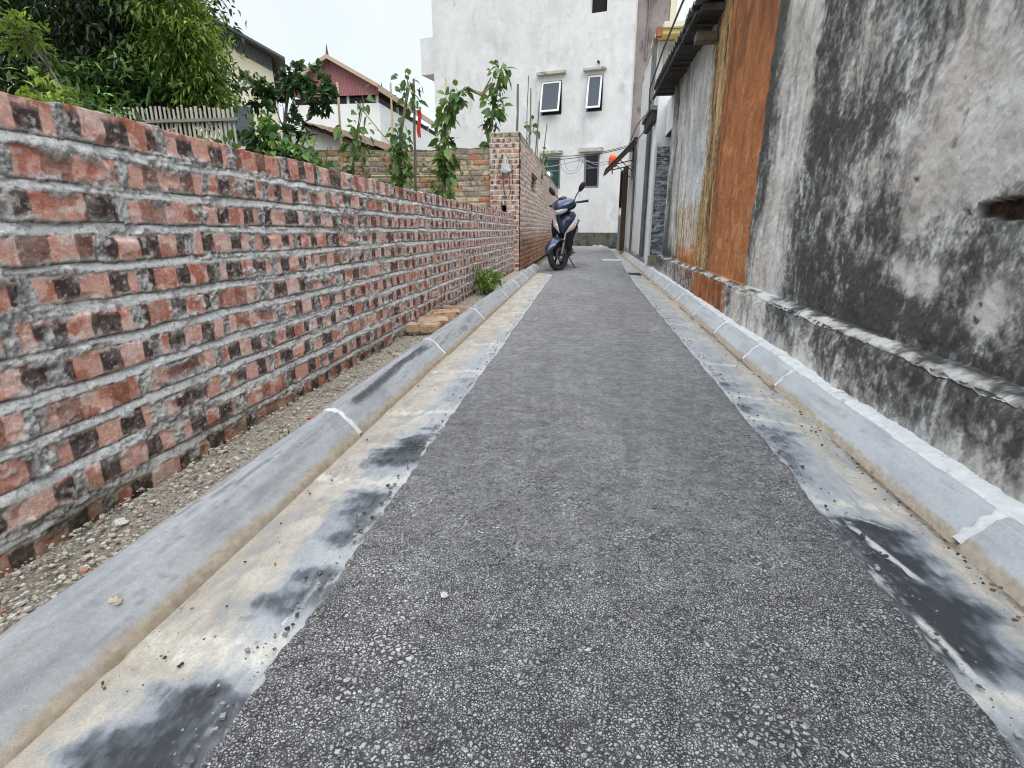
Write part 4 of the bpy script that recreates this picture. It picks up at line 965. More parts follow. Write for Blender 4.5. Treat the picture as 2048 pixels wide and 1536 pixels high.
for (a, b, c, d), ang in zip(wins[:2], (13, 12)):
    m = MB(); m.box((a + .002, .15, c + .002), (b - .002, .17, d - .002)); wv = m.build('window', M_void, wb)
    m = MB(); frame_box(m, a + .003, b - .003, c + .003, d - .003, .035, .06, .05); m.build('outer_frame', M_gframe, wv)
    T = Matrix.Translation((0, -.0, d - .03)) @ Matrix.Rotation(R(-ang), 4, 'X')
    m = MB(); frame_box(m, a + .03, b - .03, -(d - c) + .08, 0, .058, .035, -.035, T); m.build('sash', M_frame, wv, bevel=.003)
    m = MB(); m.box((a + .085, -.022, -(d - c) + .135), (b - .085, -.012, -.056), T); m.build('pane', M_glass, wv)
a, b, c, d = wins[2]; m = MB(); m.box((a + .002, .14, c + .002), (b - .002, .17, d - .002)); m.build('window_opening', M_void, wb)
for (a, b, c, d), gl in ((wins[3], M_glass3), (wins[4], M_glass2)):
    m = MB(); frame_box(m, a + .002, b - .002, c + .002, d - .002, .065, .08, .02); wv = m.build('window', M_gframe, wb, bevel=.004)
    m = MB(); m.box((a + .066, .06, c + .066), (b - .066, .075, d - .066)); m.build('pane', gl, wv)
    m = MB(); m.box((a + .066, .04, (c + d) / 2 - .02 + .1), (b - .066, .055, (c + d) / 2 + .015 + .1)); m.build('glazing_bar', M_gframe, wv)
m = MB(); m.tube([(-1.13, .0, 5.96), (-1.13, -.14, 5.97), (-1.13, -.16, 5.93)], .035, 8); m.build('pipe_stub', M_blacksteel, wb)
m = MB(); m.ellipsoid((-2.84, -.10, 2.52), (.10, .05, .075)); m.tube([(-2.84, -.06, 2.52), (-2.84, .06, 2.6)], .015, 6)  # ball added before the pane, stands in for the lamp inside the window
o = m.build('window_lamp', mat_plain('lit_lamp', (.9, 1, 1), .4, .02, 4, bump=0, emit=(.75, 1, 1), estr=4), None, True); o.matrix_world = Matrix.Translation((1.27, 20, 0)) @ Matrix.Rotation(R(-TH), 4, 'Z')
tag(o, 'small glowing white ball in front of the lower left window of the white building, standing in for a lamp inside', 'lamp')
m = MB(); m.box((.34, 11.7, .005), (.74, 12.05, .022)); tag(m.build('drain_cover', mat_layers('pale_slab', ((.62, .6, .6), (.74, .72, .72)), 9, [], .9, ((60, .4, .005),)), bevel=.004), 'pale concrete strip laid across the right edge of the asphalt far down the lane', 'drain cover')
m = MB(); m.box((.67, 8.55, -.016), (.86, 8.85, .0))
for i in range(6): m.box((.69 + i * .028, 8.57, .0), (.70 + i * .028, 8.83, .006))
tag(m.build('drain_grate', M_blacksteel), 'small dark drain grate in the right gutter near the end of the plinth', 'drain grate')
m = MB(); rr = random.Random(3)
for i in range(6):
    x = .1 + .5 * rr.random(); m.box((x, 19.6 + .2 * rr.random(), .01), (x + .05 + .1 * rr.random(), 19.85, .03 + .05 * rr.random()))
tag(m.build('rubble', M_chip, bevel=.006), 'little heap of pale rubble at the foot of the white building', 'rubble')
for k_, (x, y, s) in enumerate(((1.02, 9.0, .06), (1.10, 9.15, .05), (.99, 9.28, .045), (1.08, 8.88, .04))):
    chip(x, y, .04, s, M_chip2, ['largest grey rock lying by the stone gate pillar', 'grey rock behind the largest one by the gate pillar', 'small grey rock at the foot of the gate pillar', 'small rock just past the end of the plinth'][k_], 'rock', 'rock', .7)

# ------------------------------------------------------------------ houses on the left
M_redsheet = None
def mat_corr(name, c, scale, rough=.6):
    t = NT(name); wv = t.n('ShaderNodeTexWave', wave_type='BANDS', bands_direction='X'); t.set(wv.inputs['Vector'], t.co()); wv.inputs['Scale'].default_value = scale
    col = t.ramp(t.noise(1.2, 5, .6, (1, 1, .4)), [(.3, tuple(x * .75 for x in c)), (.7, c)])
    col = t.mix(col, t.mr(wv.outputs['Fac'], .0, .3, .55, 1.0), 1, 'MULTIPLY')
    return t.bsdf(col, rough, t.bump(wv.outputs['Fac'], .6, .03), 0, .3)
hs = empty('red_gabled_house', (-9.02, 24, 0)); tag(hs, 'white house with a dusty red metal gable, left of the white building', 'house')
M_hw = mat_plain('bluish_white_wall', (.72, .75, .78), .85, .06, 1); M_hw2 = M_hw
W, L = 4.0, 11.0; ez, az = 6.35, 7.5; wz = 5.76
m = MB(); m.box((-W, .12, 0), (0, L, wz)); m.build('wall', mat_plain('pale_house_wall', (.82, .83, .83), .85, .05, .8), hs)
m = MB(); m.box((-W + .1, .3, wz), (-.1, L, 6.04)); m.build('loft_opening', mat_plain('dark_loft', (.06, .065, .07), .9, .3, 1), hs)
M_post = mat_plain('pale_post', (.6, .58, .55), .7)
for x, y in ((-.10, .13), (-.05, 2.5), (-.05, 5), (-.05, 7.5), (-W + .1, .13), (-1.4, .14), (-2.7, .14)): m = MB(); m.box((x - .05, y, wz), (x + .05, y + .1, 6.06)); m.build('post', M_post, hs)
mid = -W / 2
m = MB(); m.add([(-W - .1, 0, 6.05), (.05, 0, 6.05), (.05, 0, 6.40), (mid, 0, az), (-W - .1, 0, 6.40)], [(0, 1, 2, 3, 4)]); m.build('gable', mat_corr('dusty_red_sheet', (.46, .19, .20), 4.5), hs)
m = MB()
for s in (1, -1):
    xe = mid + s * (W / 2 + .18); ze = az - (az - 6.40) * ((W / 2 + .18) / (W / 2 + .05))
    m.add([(mid, -.3, az + .04), (xe, -.3, ze + .04), (xe, L, ze + .04), (mid, L, az + .04), (mid, -.3, az - .06), (xe, -.3, ze - .06), (xe, L, ze - .06), (mid, L, az - .06)],
          [(0, 1, 2, 3), (7, 6, 5, 4), (0, 4, 5, 1), (1, 5, 6, 2), (2, 6, 7, 3)])
m.build('roof', mat_plain('brown_red_roof', (.26, .15, .13), .8, .15, 2), hs)
m = MB()
for s in (1, -1):
    xe = mid + s * (W / 2 + .18); ze = az - (az - 6.40) * ((W / 2 + .18) / (W / 2 + .05))
    m.add([(mid, -.33, az + .06), (xe, -.33, ze + .06), (xe, -.33, ze - .10), (mid, -.33, az - .10)], [(0, 1, 2, 3)])
xe = mid + (W / 2 + .18)
m.box((xe - .02, -.3, ze - .22), (xe + .03, L, ze + .0)); m.build('fascia', mat_plain('tan_fascia', (.50, .38, .29), .8, .1, 3), hs)
M_fin = mat_plain('dark_finial', (.10, .07, .07), .7)
for yy in (-.2, 6.0): m = MB(); m.tube([(mid, yy, az), (mid, yy, az + .45)], [.07, .01], 6); m.build('finial', M_fin, hs)

ch = empty('cream_house', (-9.66, 17, 0), R(29)); tag(ch, 'cream house with a dark sloping roof, half hidden behind the big tree at left', 'house')
m = MB(); m.add([(0, 0, 0), (0, 6, 0), (-5, 6, 0), (-5, 0, 0), (0, 0, 5.28), (0, 6, 5.28), (-2.5, 6, 6.48), (-5, 6, 5.28), (-5, 0, 5.28), (-2.5, 0, 6.48)],
                [(0, 4, 9, 8, 3), (0, 1, 5, 4), (3, 8, 7, 2), (1, 2, 7, 6, 5)]); m.build('wall', mat_layers('cream_wall', ((.62, .58, .44), (.70, .67, .52)), 1.5, [], .85, ((30, .2, .01),)), ch)
m = MB()
for s in (1, -1):
    def q(t, y, z): return (-2.5 + s * t, y, 6.80 - .47 * t + z)
    m.add([q(0, -.5, 0), q(2.88, -.5, 0), q(2.88, 6.2, 0), q(0, 6.2, 0), q(0, -.5, .07), q(2.88, -.5, .07), q(2.88, 6.2, .07), q(0, 6.2, .07)], [(0, 1, 2, 3), (4, 7, 6, 5), (0, 4, 5, 1), (1, 5, 6, 2)])
m.build('roof', mat_plain('dark_roof_sheet', (.075, .082, .085), .6, .2, 2), ch)
m = MB(); m.add([(-.0, -.03, 5.22), (-.0, -.03, 5.60), (-2.5, -.03, 6.78), (-2.5, -.03, 6.42)], [(0, 1, 2, 3)]); m.build('verge_board', mat_corr('grey_verge', (.14, .15, .15), 6), ch)
m = MB(); m.box((-1.6, -.03, 3.1), (-.7, -.004, 4.2)); m.build('window', M_glass, ch)

th = empty('tiled_shed', (-5.9, 14, 0)); tag(th, 'low grey shed with a mossy brown tiled roof peeping over the old brick wall', 'shed')
m = MB(); m.add([(-1.3, 0, 0), (1.3, 0, 0), (1.3, 0, 2.35), (-1.3, 0, 3.2), (-3, 0, 2.3), (-3, 0, 0), (1.3, 3, 0), (1.3, 3, 2.35)], [(0, 1, 2, 3, 4, 5), (1, 6, 7, 2)]); m.build('wall', mat_layers('old_grey_wall', ((.38, .38, .36), (.52, .52, .5)), 3, [(None, (.2, .2, .19), (.25, .25, .23), .55, .65, 6, 1, (1, 1, .5))], .9, ((30, .4, .01),)), th)
def tile_roof():
    a = np.linspace(-.25, 3.2, 70); b = np.linspace(0, 3.0, 60)
    Yt, T = np.meshgrid(a, b, indexing='ij')
    z = 3.18 - .305 * T + .07 * (Yt + .25) + .025 * np.abs(np.sin(Yt * 2 * math.pi / .2)) + .03 * (1 - (T / .28 % 1)) + .02 * hsh(np.floor(Yt / .1), np.floor(T / .28), 3)
    P = np.stack([-1.3 + T * .95, Yt, z], -1); P[:, 0, 2] += .0
    Q = P.copy()[:, ::-1]; Q[..., 2] = Q[..., 2] - .09
    grid_obj('roof', np.concatenate([P, Q, P[:, :1]], 1), mat_layers('mossy_tiles', ((.13, .08, .055), (.24, .16, .11)), 12, [(None, (.10, .08, .05), (.14, .12, .07), .5, .62, 9, 1, (1, 1, 1)), (None, (.5, .44, .34), (.55, .5, .4), .66, .72, 20, 1, (1, 1, 1))], .95, ((30, .8, .02),)), th)
tile_roof()

# ------------------------------------------------------------------ foliage
def leaf_obj(name, base, dirs, Ln, Wd, mat, parent, droop=.15, fold=.18, rnd=None, rng=RNG, rounded=False):
    n = len(base); base = np.asarray(base, float); D = np.asarray(dirs, float)
    D = D / (np.linalg.norm(D, axis=1, keepdims=True) + 1e-9)
    rv = rng.normal(size=(n, 3)); rv[:, 2] += 1.6
    S = np.cross(D, rv); S /= (np.linalg.norm(S, axis=1, keepdims=True) + 1e-9)
    Nn = np.cross(S, D)
    Ln = np.broadcast_to(Ln, n)[:, None]; Wd = np.broadcast_to(Wd, n)[:, None]
    dz = np.zeros((n, 3)); dz[:, 2] = -1
    mid = base + D * Ln * .45 + Nn * Wd * 0
    s1 = base + D * Ln * .42 + S * Wd * .5 + Nn * Wd * fold + dz * Ln * droop * .2
    s2 = base + D * Ln * .42 - S * Wd * .5 + Nn * Wd * fold + dz * Ln * droop * .2
    mid += dz * Ln * droop * .15
    tip = base + D * Ln + dz * Ln * droop
    if rounded:
        def at(f, w, dz_): return base + D * Ln * f + S * Wd * w + Nn * Wd * fold * abs(w) * 2 + dz * Ln * droop * dz_
        V = np.stack([base, at(.26, .40, .08), at(.62, .46, .42), at(1., 0, 1.), at(.62, -.46, .42), at(.26, -.40, .08), at(.26, 0, .08), at(.62, 0, .42)], 1)
        F = (np.array([[0, 1, 6, 5], [1, 2, 7, 6], [6, 7, 4, 5], [7, 2, 3, 4]])[None] + 8 * np.arange(n)[:, None, None]).reshape(-1, 4)
        r = rng.random(n) if rnd is None else rnd
        return link(name, np_mesh(name, V, F, {'rnd': np.repeat(r, 8)}, False), mat, parent)
    V = np.stack([base, s1, tip, s2, mid], 1)
    F = (np.array([[0, 1, 2, 4], [0, 4, 2, 3]])[None] + 5 * np.arange(n)[:, None, None]).reshape(-1, 4)
    r = rng.random(n) if rnd is None else rnd
    return link(name, np_mesh(name, V, F, {'rnd': np.repeat(r, 5)}, False), mat, parent)

def clusters(blobs, per_vol, nleaf, spread, rng, shell=.55):
    cs = []
    for (c, r, k) in blobs:
        k = int(k * per_vol)
        d = rng.normal(size=(k, 3)); d /= np.linalg.norm(d, axis=1, keepdims=True)
        rad = (shell + (1 - shell) * rng.random((k, 1))) * (1 + .22 * rng.normal(size=(k, 1)))
        cs.append((np.array(c) + d * rad * np.array(r), d))
    C = np.concatenate([a for a, _ in cs]); Dn = np.concatenate([b for _, b in cs])
    n = len(C)
    base = np.repeat(C, nleaf, 0) + rng.normal(size=(n * nleaf, 3)) * spread
    dr = np.repeat(Dn, nleaf, 0) * .5 + rng.normal(size=(n * nleaf, 3)) * .75
    crnd = np.repeat(rng.random(n), nleaf)
    up = np.repeat(Dn[:, 2], nleaf)
    return C, base, dr, crnd, up

def branchy(mb, p0, targets, r0, rng, levels=1):
    p0 = Vector(p0)
    for t in targets:
        t = Vector(t); mid = p0.lerp(t, .5) + Vector(rng.normal(size=3) * .06 * (t - p0).length)
        mb.tube([p0, mid, t], [r0, r0 * .65, r0 * .25], 6)

M_bark = mat_layers('bark', ((.10, .085, .065), (.21, .18, .14)), 12, [(None, (.05, .045, .03), (.08, .07, .05), .5, .62, 20, 1, (1, 1, .3))], .95, ((50, .8, .01),), (1, 1, .4))
M_dark = mat_leaf('deep_green_leaf', (.003, .010, .004), (.012, .038, .010), (.15, .26, .06), .2)  # near-black end paints the shaded gaps inside the crown
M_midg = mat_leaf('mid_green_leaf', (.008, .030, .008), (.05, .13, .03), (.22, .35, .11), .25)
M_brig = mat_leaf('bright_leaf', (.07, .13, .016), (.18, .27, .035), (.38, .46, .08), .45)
M_brig2 = mat_leaf('yellow_green_leaf', (.022, .06, .010), (.14, .235, .03), (.50, .58, .12), .45)
M_jack = mat_leaf('glossy_leaf', (.016, .045, .02), (.04, .095, .036), (.12, .20, .085), .2, .3)
M_vine = mat_leaf('vine_leaf', (.03, .08, .022), (.08, .17, .042), (.24, .36, .10), .35)

def tree(name, label, loc, trunk, blobs, mat, leafL, leafW, k, nleaf, spread, seed, droop=.25, dirbias=(0, 0, 0), group=None, tr=.09, extra=None, rspan=.5, rounded=False, skew=1.25):
    rng = np.random.default_rng(seed)
    e = empty(name, loc); tag(e, label, 'tree' if 'tree' in name else 'shrub', group)
    blobs = [((np.array(c) - np.array(loc)), r, q) for c, r, q in blobs]
    C, base, dr, cr_, up = clusters(blobs, k, nleaf, spread, rng)
    dr = dr + np.array(dirbias)
    n = len(base)
    rnd = np.clip(.42 + rspan * 1.0 * (cr_ - .5) + .3 * (rng.random(n) - .5) + .25 * up, 0, 1) ** skew  # crown shade put into leaf colour: most clusters dark, upper ones lighter
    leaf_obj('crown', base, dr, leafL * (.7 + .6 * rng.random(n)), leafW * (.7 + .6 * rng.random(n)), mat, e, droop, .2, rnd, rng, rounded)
    mb = MB()
    tp = [Vector(p) - Vector(loc) for p in trunk]
    mb.tube(tp, [tr * (1 - .6 * i / (len(tp) - 1)) for i in range(len(tp))], 8)
    for i in rng.choice(len(C), min(26, len(C)), replace=False): branchy(mb, tp[-1] if rng.random() < .6 else tp[len(tp) // 2], [C[i]], tr * .20, rng)
    if extra: extra(mb)
    mb.build('trunk', M_bark, e, True)
    return e

tree('tree', 'big dark dense tree filling the top left corner', (-6.9, 7.4, 0), [(-6.9, 7.4, 0), (-6.8, 7.3, 1.2), (-6.75, 7.2, 2.3), (-6.6, 7.2, 3.4)],
     [((-6.9, 7.4, 3.7), (1.6, 1.0, 1.2), 1.5), ((-6.0, 7.3, 3.4), (1.0, .8, 1.0), 1.2), ((-8.2, 7.4, 3.2), (1.3, .9, 1.3), 1.0), ((-6.6, 7.7, 2.7), (1.7, .6, .8), 1.3), ((-7.6, 7.6, 2.2), (1.2, .5, .6), .9)], M_dark, .105, .038, 470, 15, .13, 21, .3, (0, 0, -.25), None, .11, None, .7)
tree('tree', 'slim tree with yellow-green drooping leaves right of the big dark tree', (-5.15, 6.9, 0), [(-5.15, 6.9, 0), (-5.2, 6.9, 1.5), (-5.2, 6.9, 2.8), (-5.3, 6.95, 3.6)],
     [((-4.88, 6.75, 2.80), (.36, .35, .55), .75), ((-5.10, 6.75, 3.35), (.45, .4, .45), .7), ((-4.75, 6.7, 2.30), (.28, .25, .32), .4), ((-5.35, 6.9, 2.7), (.3, .3, .4), .25)], M_brig2, .09, .026, 240, 15, .07, 22, .4, (.1, -.15, -.4), None, .05, None, .8)
tree('tree', 'small tree with rosettes of dark glossy rounded leaves in front of the cream house', (-4.3, 7.6, 0), [(-4.3, 7.6, 0), (-4.28, 7.55, 1.2), (-4.25, 7.6, 2.0), (-4.1, 7.6, 2.6)],
     [((-3.95, 7.6, 2.62), (.26, .2, .24), .7), ((-4.55, 7.6, 2.45), (.26, .22, .28), .6), ((-3.66, 7.55, 2.38), (.22, .18, .20), .5), ((-4.2, 7.5, 2.05), (.34, .25, .22), .4)], M_jack, .12, .064, 32, 13, .014, 23, .12, (0, 0, .25), None, .04, None, .6, True)
tree('shrub', 'leafy mid-green shrub below the big dark tree behind the picket fence', (-5.8, 6.8, 0), [(-5.8, 6.8, 0), (-5.8, 6.8, .9), (-5.75, 6.8, 1.7)],
     [((-5.9, 6.8, 2.45), (.75, .35, .36), 1.0), ((-5.1, 6.85, 2.4), (.45, .3, .30), .7), ((-6.7, 6.7, 2.3), (.6, .35, .40), .7)], M_midg, .115, .042, 130, 12, .06, 24, .25, (0, -.3, 0), None, .03, None, .9, True)
tree('shrub', 'bright yellow-green bush peeping over the brick wall at the left photo edge', (-3.12, 2.9, 0), [(-3.12, 2.9, 0), (-3.12, 2.9, .7), (-3.1, 2.9, 1.2)],
     [((-3.10, 2.9, 1.32), (.17, .14, .12), 1.0)], M_brig, .075, .026, 34, 10, .03, 25, .3, (0, 0, .25), None, .012, None, .8)
tree('shrub', 'sapling with a thin bare stem and light leaves leaning in the big tree', (-4.35, 4.6, 0), [(-4.35, 4.6, 0), (-4.4, 4.6, 1.4), (-4.66, 4.6, 2.0), (-4.86, 4.6, 2.3)],
     [((-4.92, 4.6, 2.33), (.20, .16, .12), .9), ((-4.5, 4.6, 1.75), (.10, .10, .14), .2)], M_brig, .10, .028, 30, 9, .03, 26, .3, (0, 0, .2), None, .014, None, .8)
tree('shrub', 'darker leafy shrub behind the left part of the wall under the big tree', (-4.9, 5.2, 0), [(-4.9, 5.2, 0), (-4.9, 5.2, .9), (-4.85, 5.2, 1.4)],
     [((-4.95, 5.2, 1.70), (.42, .22, .22), .9), ((-5.5, 5.3, 1.75), (.4, .2, .25), .6)], M_midg, .13, .036, 90, 11, .05, 27, .35, (0, 0, -.1), None, .02, None, .7)
tree('shrub', 'tangled bush of vines just right of the picket fence', (-3.75, 6.6, 0), [(-3.75, 6.6, 0), (-3.75, 6.6, .8), (-3.7, 6.6, 1.5)],
     [((-3.72, 6.6, 1.48), (.34, .25, .24), .9), ((-3.98, 6.6, 1.80), (.20, .2, .15), .35), ((-3.45, 6.6, 1.25), (.4, .2, .2), .6)], M_vine, .12, .085, 62, 8, .05, 28, .3, (0, -.2, -.1), None, .016,
     lambda mb: [mb.tube([(x, -.25, -0 + 1.15), (x + .05, -.28, 1.5), (x + .16, -.25, 1.75)], .005, 5) for x in (-.5, -.25, 0., .3, .45)], .9, True)
tree('shrub', 'low squash plant with broad leaves in front of the picket fence', (-4.05, 5.6, 0), [(-4.05, 5.6, 0), (-4.05, 5.6, .8), (-4.0, 5.6, 1.3)],
     [((-4.0, 5.6, 1.44), (.30, .12, .12), 1.0)], M_vine, .12, .11, 16, 6, .05, 29, .2, (0, -.3, .1), None, .012, None, .5, True)

# low garden growth behind the wall
def undergrowth():
    rng = np.random.default_rng(71); n = 9000
    x = -1.7 - 7.5 * rng.random(n); y = .5 + 7.8 * rng.random(n)
    k = fbm(x * .9, y * .9, 3, 72); z = np.clip(.05 + .75 * k * rng.random(n), .02, .6)
    d = rng.normal(size=(n, 3)) * .7 + np.array([0, 0, .5])
    o = leaf_obj('undergrowth', np.stack([x, y, z - .05], -1), d, .06 + .10 * rng.random(n), .03 + .04 * rng.random(n), M_midg, None, .3, .2, None, rng, True)
    tag(o, 'low green garden plants covering the ground behind the brick wall', 'undergrowth', kind='stuff')
undergrowth()

# picket fence
M_picket = mat_layers('grey_bamboo_slat', ((.33, .31, .27), (.50, .47, .41)), 8, [(None, (.16, .145, .12), (.2, .18, .15), .55, .66, 16, 1, (1, 1, .2))], .9, ((60, .5, .004),), (1, 1, .2))
pf = empty('picket_fence', (-5.0, 6.35, 0)); tag(pf, 'grey wooden picket fence half overgrown in front of the trees', 'fence')
rr = random.Random(4)
for i in range(30):
    x = -.85 + i * .058; h = 2.045 + .045 * rr.random() - (.03 if i > 24 else 0); wd = .012 + .006 * rr.random(); tl = .02 * (rr.random() - .5)
    m = MB(); m.box((x - wd, -.012, 1.1), (x + wd, .0, h), Matrix.Rotation(tl, 4, 'Y') if False else None); m.build('picket', M_picket, pf, bevel=.004, seg=1)
m = MB(); m.box((-.9, -.045, 1.90), (.90, -.013, 1.935)); m.box((-.9, .001, 1.35), (.9, .03, 1.39)); m.build('rail', mat_plain('grey_rail', (.22, .21, .19), .9, .2, 10), pf)

# bamboo stakes, climbing plants
M_bamboo = mat_plain('dry_bamboo', (.58, .46, .27), .7, .2, 8, stretch=(1, 1, .3)); M_bamboo_d = mat_plain('weathered_stick', (.17, .145, .115), .85, .3, 10, stretch=(1, 1, .3))
def stake(p0, p1, r, mat, label, name='bamboo_stake'):
    m = MB(); p0 = Vector(p0); p1 = Vector(p1); d = p1 - p0; n = max(3, int(d.length / .22)); pts = []; rad = []
    for i in range(n + 1):
        q = p0 + d * (i / n) + Vector((random.uniform(-1, 1), random.uniform(-1, 1), 0)) * .006
        pts += [q]; rad += [r * (1.12 if i % 2 else .95) * (1 - .25 * i / n)]
    m.tube([p - p0 for p in pts], rad, 7)
    o = m.build(name, mat, None, True); o.location = p0; return tag(o, label, 'stake', 'garden stakes behind the low wall')
stake((-3.66, 8, 0), (-3.59, 8, 2.67), .022, M_bamboo, 'thick pale bamboo stake standing in front of the red gabled house')
stake((-2.84, 8, 0), (-2.81, 8, 2.64), .017, M_bamboo, 'pale upright bamboo stake left of the red cloth')
stake((-2.56, 8, 0), (-2.47, 8, 2.68), .022, M_bamboo_d, 'dark rough stick the red cloth hangs from', 'wooden_stick')
stake((-1.99, 8, 0), (-2.01, 8, 2.68), .016, M_bamboo, 'pale bamboo stake against the left edge of the white building')
stake((-5.05, 6.0, 1.0), (-5.42, 7.4, 2.62), .018, M_bamboo, 'pale cane leaning over the picket fence')
stake((-2.62, 8.3, 1.5), (-3.30, 7.9, 2.40), .012, M_bamboo, 'thin pale cane leaning between two upright stakes')
stake((-1.38, 10.4, 0), (-1.31, 10.4, 3.12), .026, M_bamboo_d, 'dark thick stick standing behind the brick pillar', 'wooden_stick')
stake((-1.24, 10.6, 0), (-1.15, 10.6, 3.30), .010, M_bamboo_d, 'thin tall twig right of the dark stick behind the brick pillar', 'wooden_stick')
stake((-1.20, 10.9, 0), (-1.13, 10.9, 3.16), .016, M_bamboo_d, 'brown stake behind the side wall, second to the right of the pillar', 'wooden_stick')
stake((-1.26, 11.6, 0), (-1.03, 11.6, 3.08), .018, M_bamboo_d, 'brown stake leaning right beside the awning window', 'wooden_stick')
stake((-1.32, 13.2, 0), (-1.00, 13.2, 2.95), .014, M_bamboo_d, 'farthest thin stick over the side wall, in front of the lower window', 'wooden_stick')
stake((-1.28, 12.4, 0), (-1.12, 12.4, 2.55), .012, M_bamboo_d, 'short thin stick among the leaves over the side wall', 'wooden_stick')
stake((-3.45, 7.9, 1.42), (-2.05, 8.05, 1.42), .010, M_bamboo, 'thin pale cane lying level across the climbing plants', 'bamboo_cane')
m = MB(); m.box((-.05, -.02, -.35), (.05, .02, .25)); o = m.build('plank', M_wood, None, bevel=.006); o.location = (-3.25, 7.6, 1.28); o.rotation_euler = (0, R(48), R(10)); tag(o, 'grey plank end sticking up between the plants', 'plank')
m = MB(); n_ = 8; P = []
for i in range(11):
    P.append([((-.032 + .064 * j / 4) * (1 - .03 * i) + .012 * math.sin(i * .6), .015 * math.sin(j * 2 + i * .7), -.34 * i / 10 - .02 * (j % 2) * (i == 10)) for j in range(5)])
o = grid_obj('red_cloth', np.array(P), mat_plain('red_cloth', (.55, .045, .03), .8, .15, 20)); o.location = (-2.40, 7.93, 2.27); tag(o, 'strip of red cloth hanging from a stick among the climbing plants', 'cloth')
m2 = MB(); m2.tube([(-2.50, 8, 2.27), (-2.40, 7.95, 2.28)], .004, 5); 

def climber(label, path, rad, nl, leaf=.095, seed=1, thick=.014, dens=None):
    rng = np.random.default_rng(seed); e = empty('climbing_plant', path[0]); tag(e, label, 'climbing plant', 'climbing plants on garden stakes')
    P = np.array(path, float); seg = np.linalg.norm(P[1:] - P[:-1], axis=1); cum = np.concatenate([[0], np.cumsum(seg)])
    s = rng.random(nl) * cum[-1]
    # leaves come in irregular bunches
    keep = vn(s * 5.0, 0 * s, seed) > .30; s = s[keep]
    i = np.clip(np.searchsorted(cum, s) - 1, 0, len(seg) - 1); f = (s - cum[i]) / seg[i]
    c = P[i] + (P[i + 1] - P[i]) * f[:, None]
    rr_ = np.interp(s / cum[-1], np.linspace(0, 1, len(rad)), rad)
    d = rng.normal(size=(len(s), 3)); d /= np.linalg.norm(d, axis=1, keepdims=True)
    base = c + d * rr_[:, None] * (.2 + .8 * rng.random((len(s), 1))) - P[0]
    dirs = d * .7 + rng.normal(size=d.shape) * .5 + np.array([0, -.35, -.45])
    L = leaf * (.55 + .9 * rng.random(len(s)) ** 1.5)
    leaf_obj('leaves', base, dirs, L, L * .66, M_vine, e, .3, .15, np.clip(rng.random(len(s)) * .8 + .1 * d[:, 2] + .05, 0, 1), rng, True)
    mb = MB()
    for k in range(3):
        q = [Vector(p) - Vector(path[0]) + Vector(rng.normal(size=3) * .018 * (0 if j == 0 else 1)) for j, p in enumerate(path)]
        mb.tube(q, [thick * (1 - .12 * k)] * (len(q) - 1) + [thick * .4], 6)
    for k in range(14):
        j = rng.integers(0, len(base)); p = Vector(c[j] - P[0]); b = Vector(base[j])
        mb.tube([p, p.lerp(b, .5) + Vector((0, 0, .02)), b], .003, 4)
    mb.build('stem', mat_plain('vine_stem', (.16, .15, .08), .8, .3, 20), e, True)
    return e
climber('climbing plant on the thick pale stake with leaves drooping to its right', [(-3.45, 7.9, .9), (-3.42, 7.9, 1.5), (-3.3, 7.9, 2.0), (-3.18, 7.9, 2.45)], [.20, .18, .28, .16], 150, .135, 31, .010)
climber('dense climbing plant below the red cloth', [(-2.72, 7.85, .9), (-2.68, 7.85, 1.5), (-2.62, 7.85, 2.0), (-2.50, 7.9, 2.62)], [.26, .22, .17, .20], 330, .12, 32, .016)
climber('tallest climbing plant left of the brick pillar, arching over to the right at its top', [(-2.05, 7.8, .85), (-2.02, 7.8, 1.5), (-2.0, 7.8, 2.0), (-1.9, 7.8, 2.35), (-1.7, 7.85, 2.50), (-1.5, 7.9, 2.44), (-1.36, 7.9, 2.58)], [.36, .26, .14, .20, .15, .13, .10], 360, .13, 33, .018)
climber('bushy vine top on a dark leaning stem above the old brick wall', [(-1.66, 8.95, 1.7), (-1.56, 8.95, 2.2), (-1.47, 8.95, 2.65), (-1.40, 8.95, 3.02)], [.02, .04, .20, .20], 230, .13, 34, .018)
climber('small leafy vine on the sticks behind the side wall', [(-1.22, 10.9, 1.8), (-1.18, 10.9, 2.2), (-1.12, 11.0, 2.6)], [.10, .12, .09], 60, .11, 35, .008)
climber('leafy vine over the far side wall in front of the lower window', [(-1.16, 12.5, 1.75), (-1.10, 12.6, 2.0), (-1.0, 12.7, 2.25)], [.12, .17, .14], 110, .11, 36, .008)
climber('low vine between the bush and the thick pale stake', [(-3.75, 7.6, 1.1), (-3.7, 7.6, 1.5), (-3.62, 7.6, 1.75)], [.2, .18, .14], 80, .12, 37, .008)

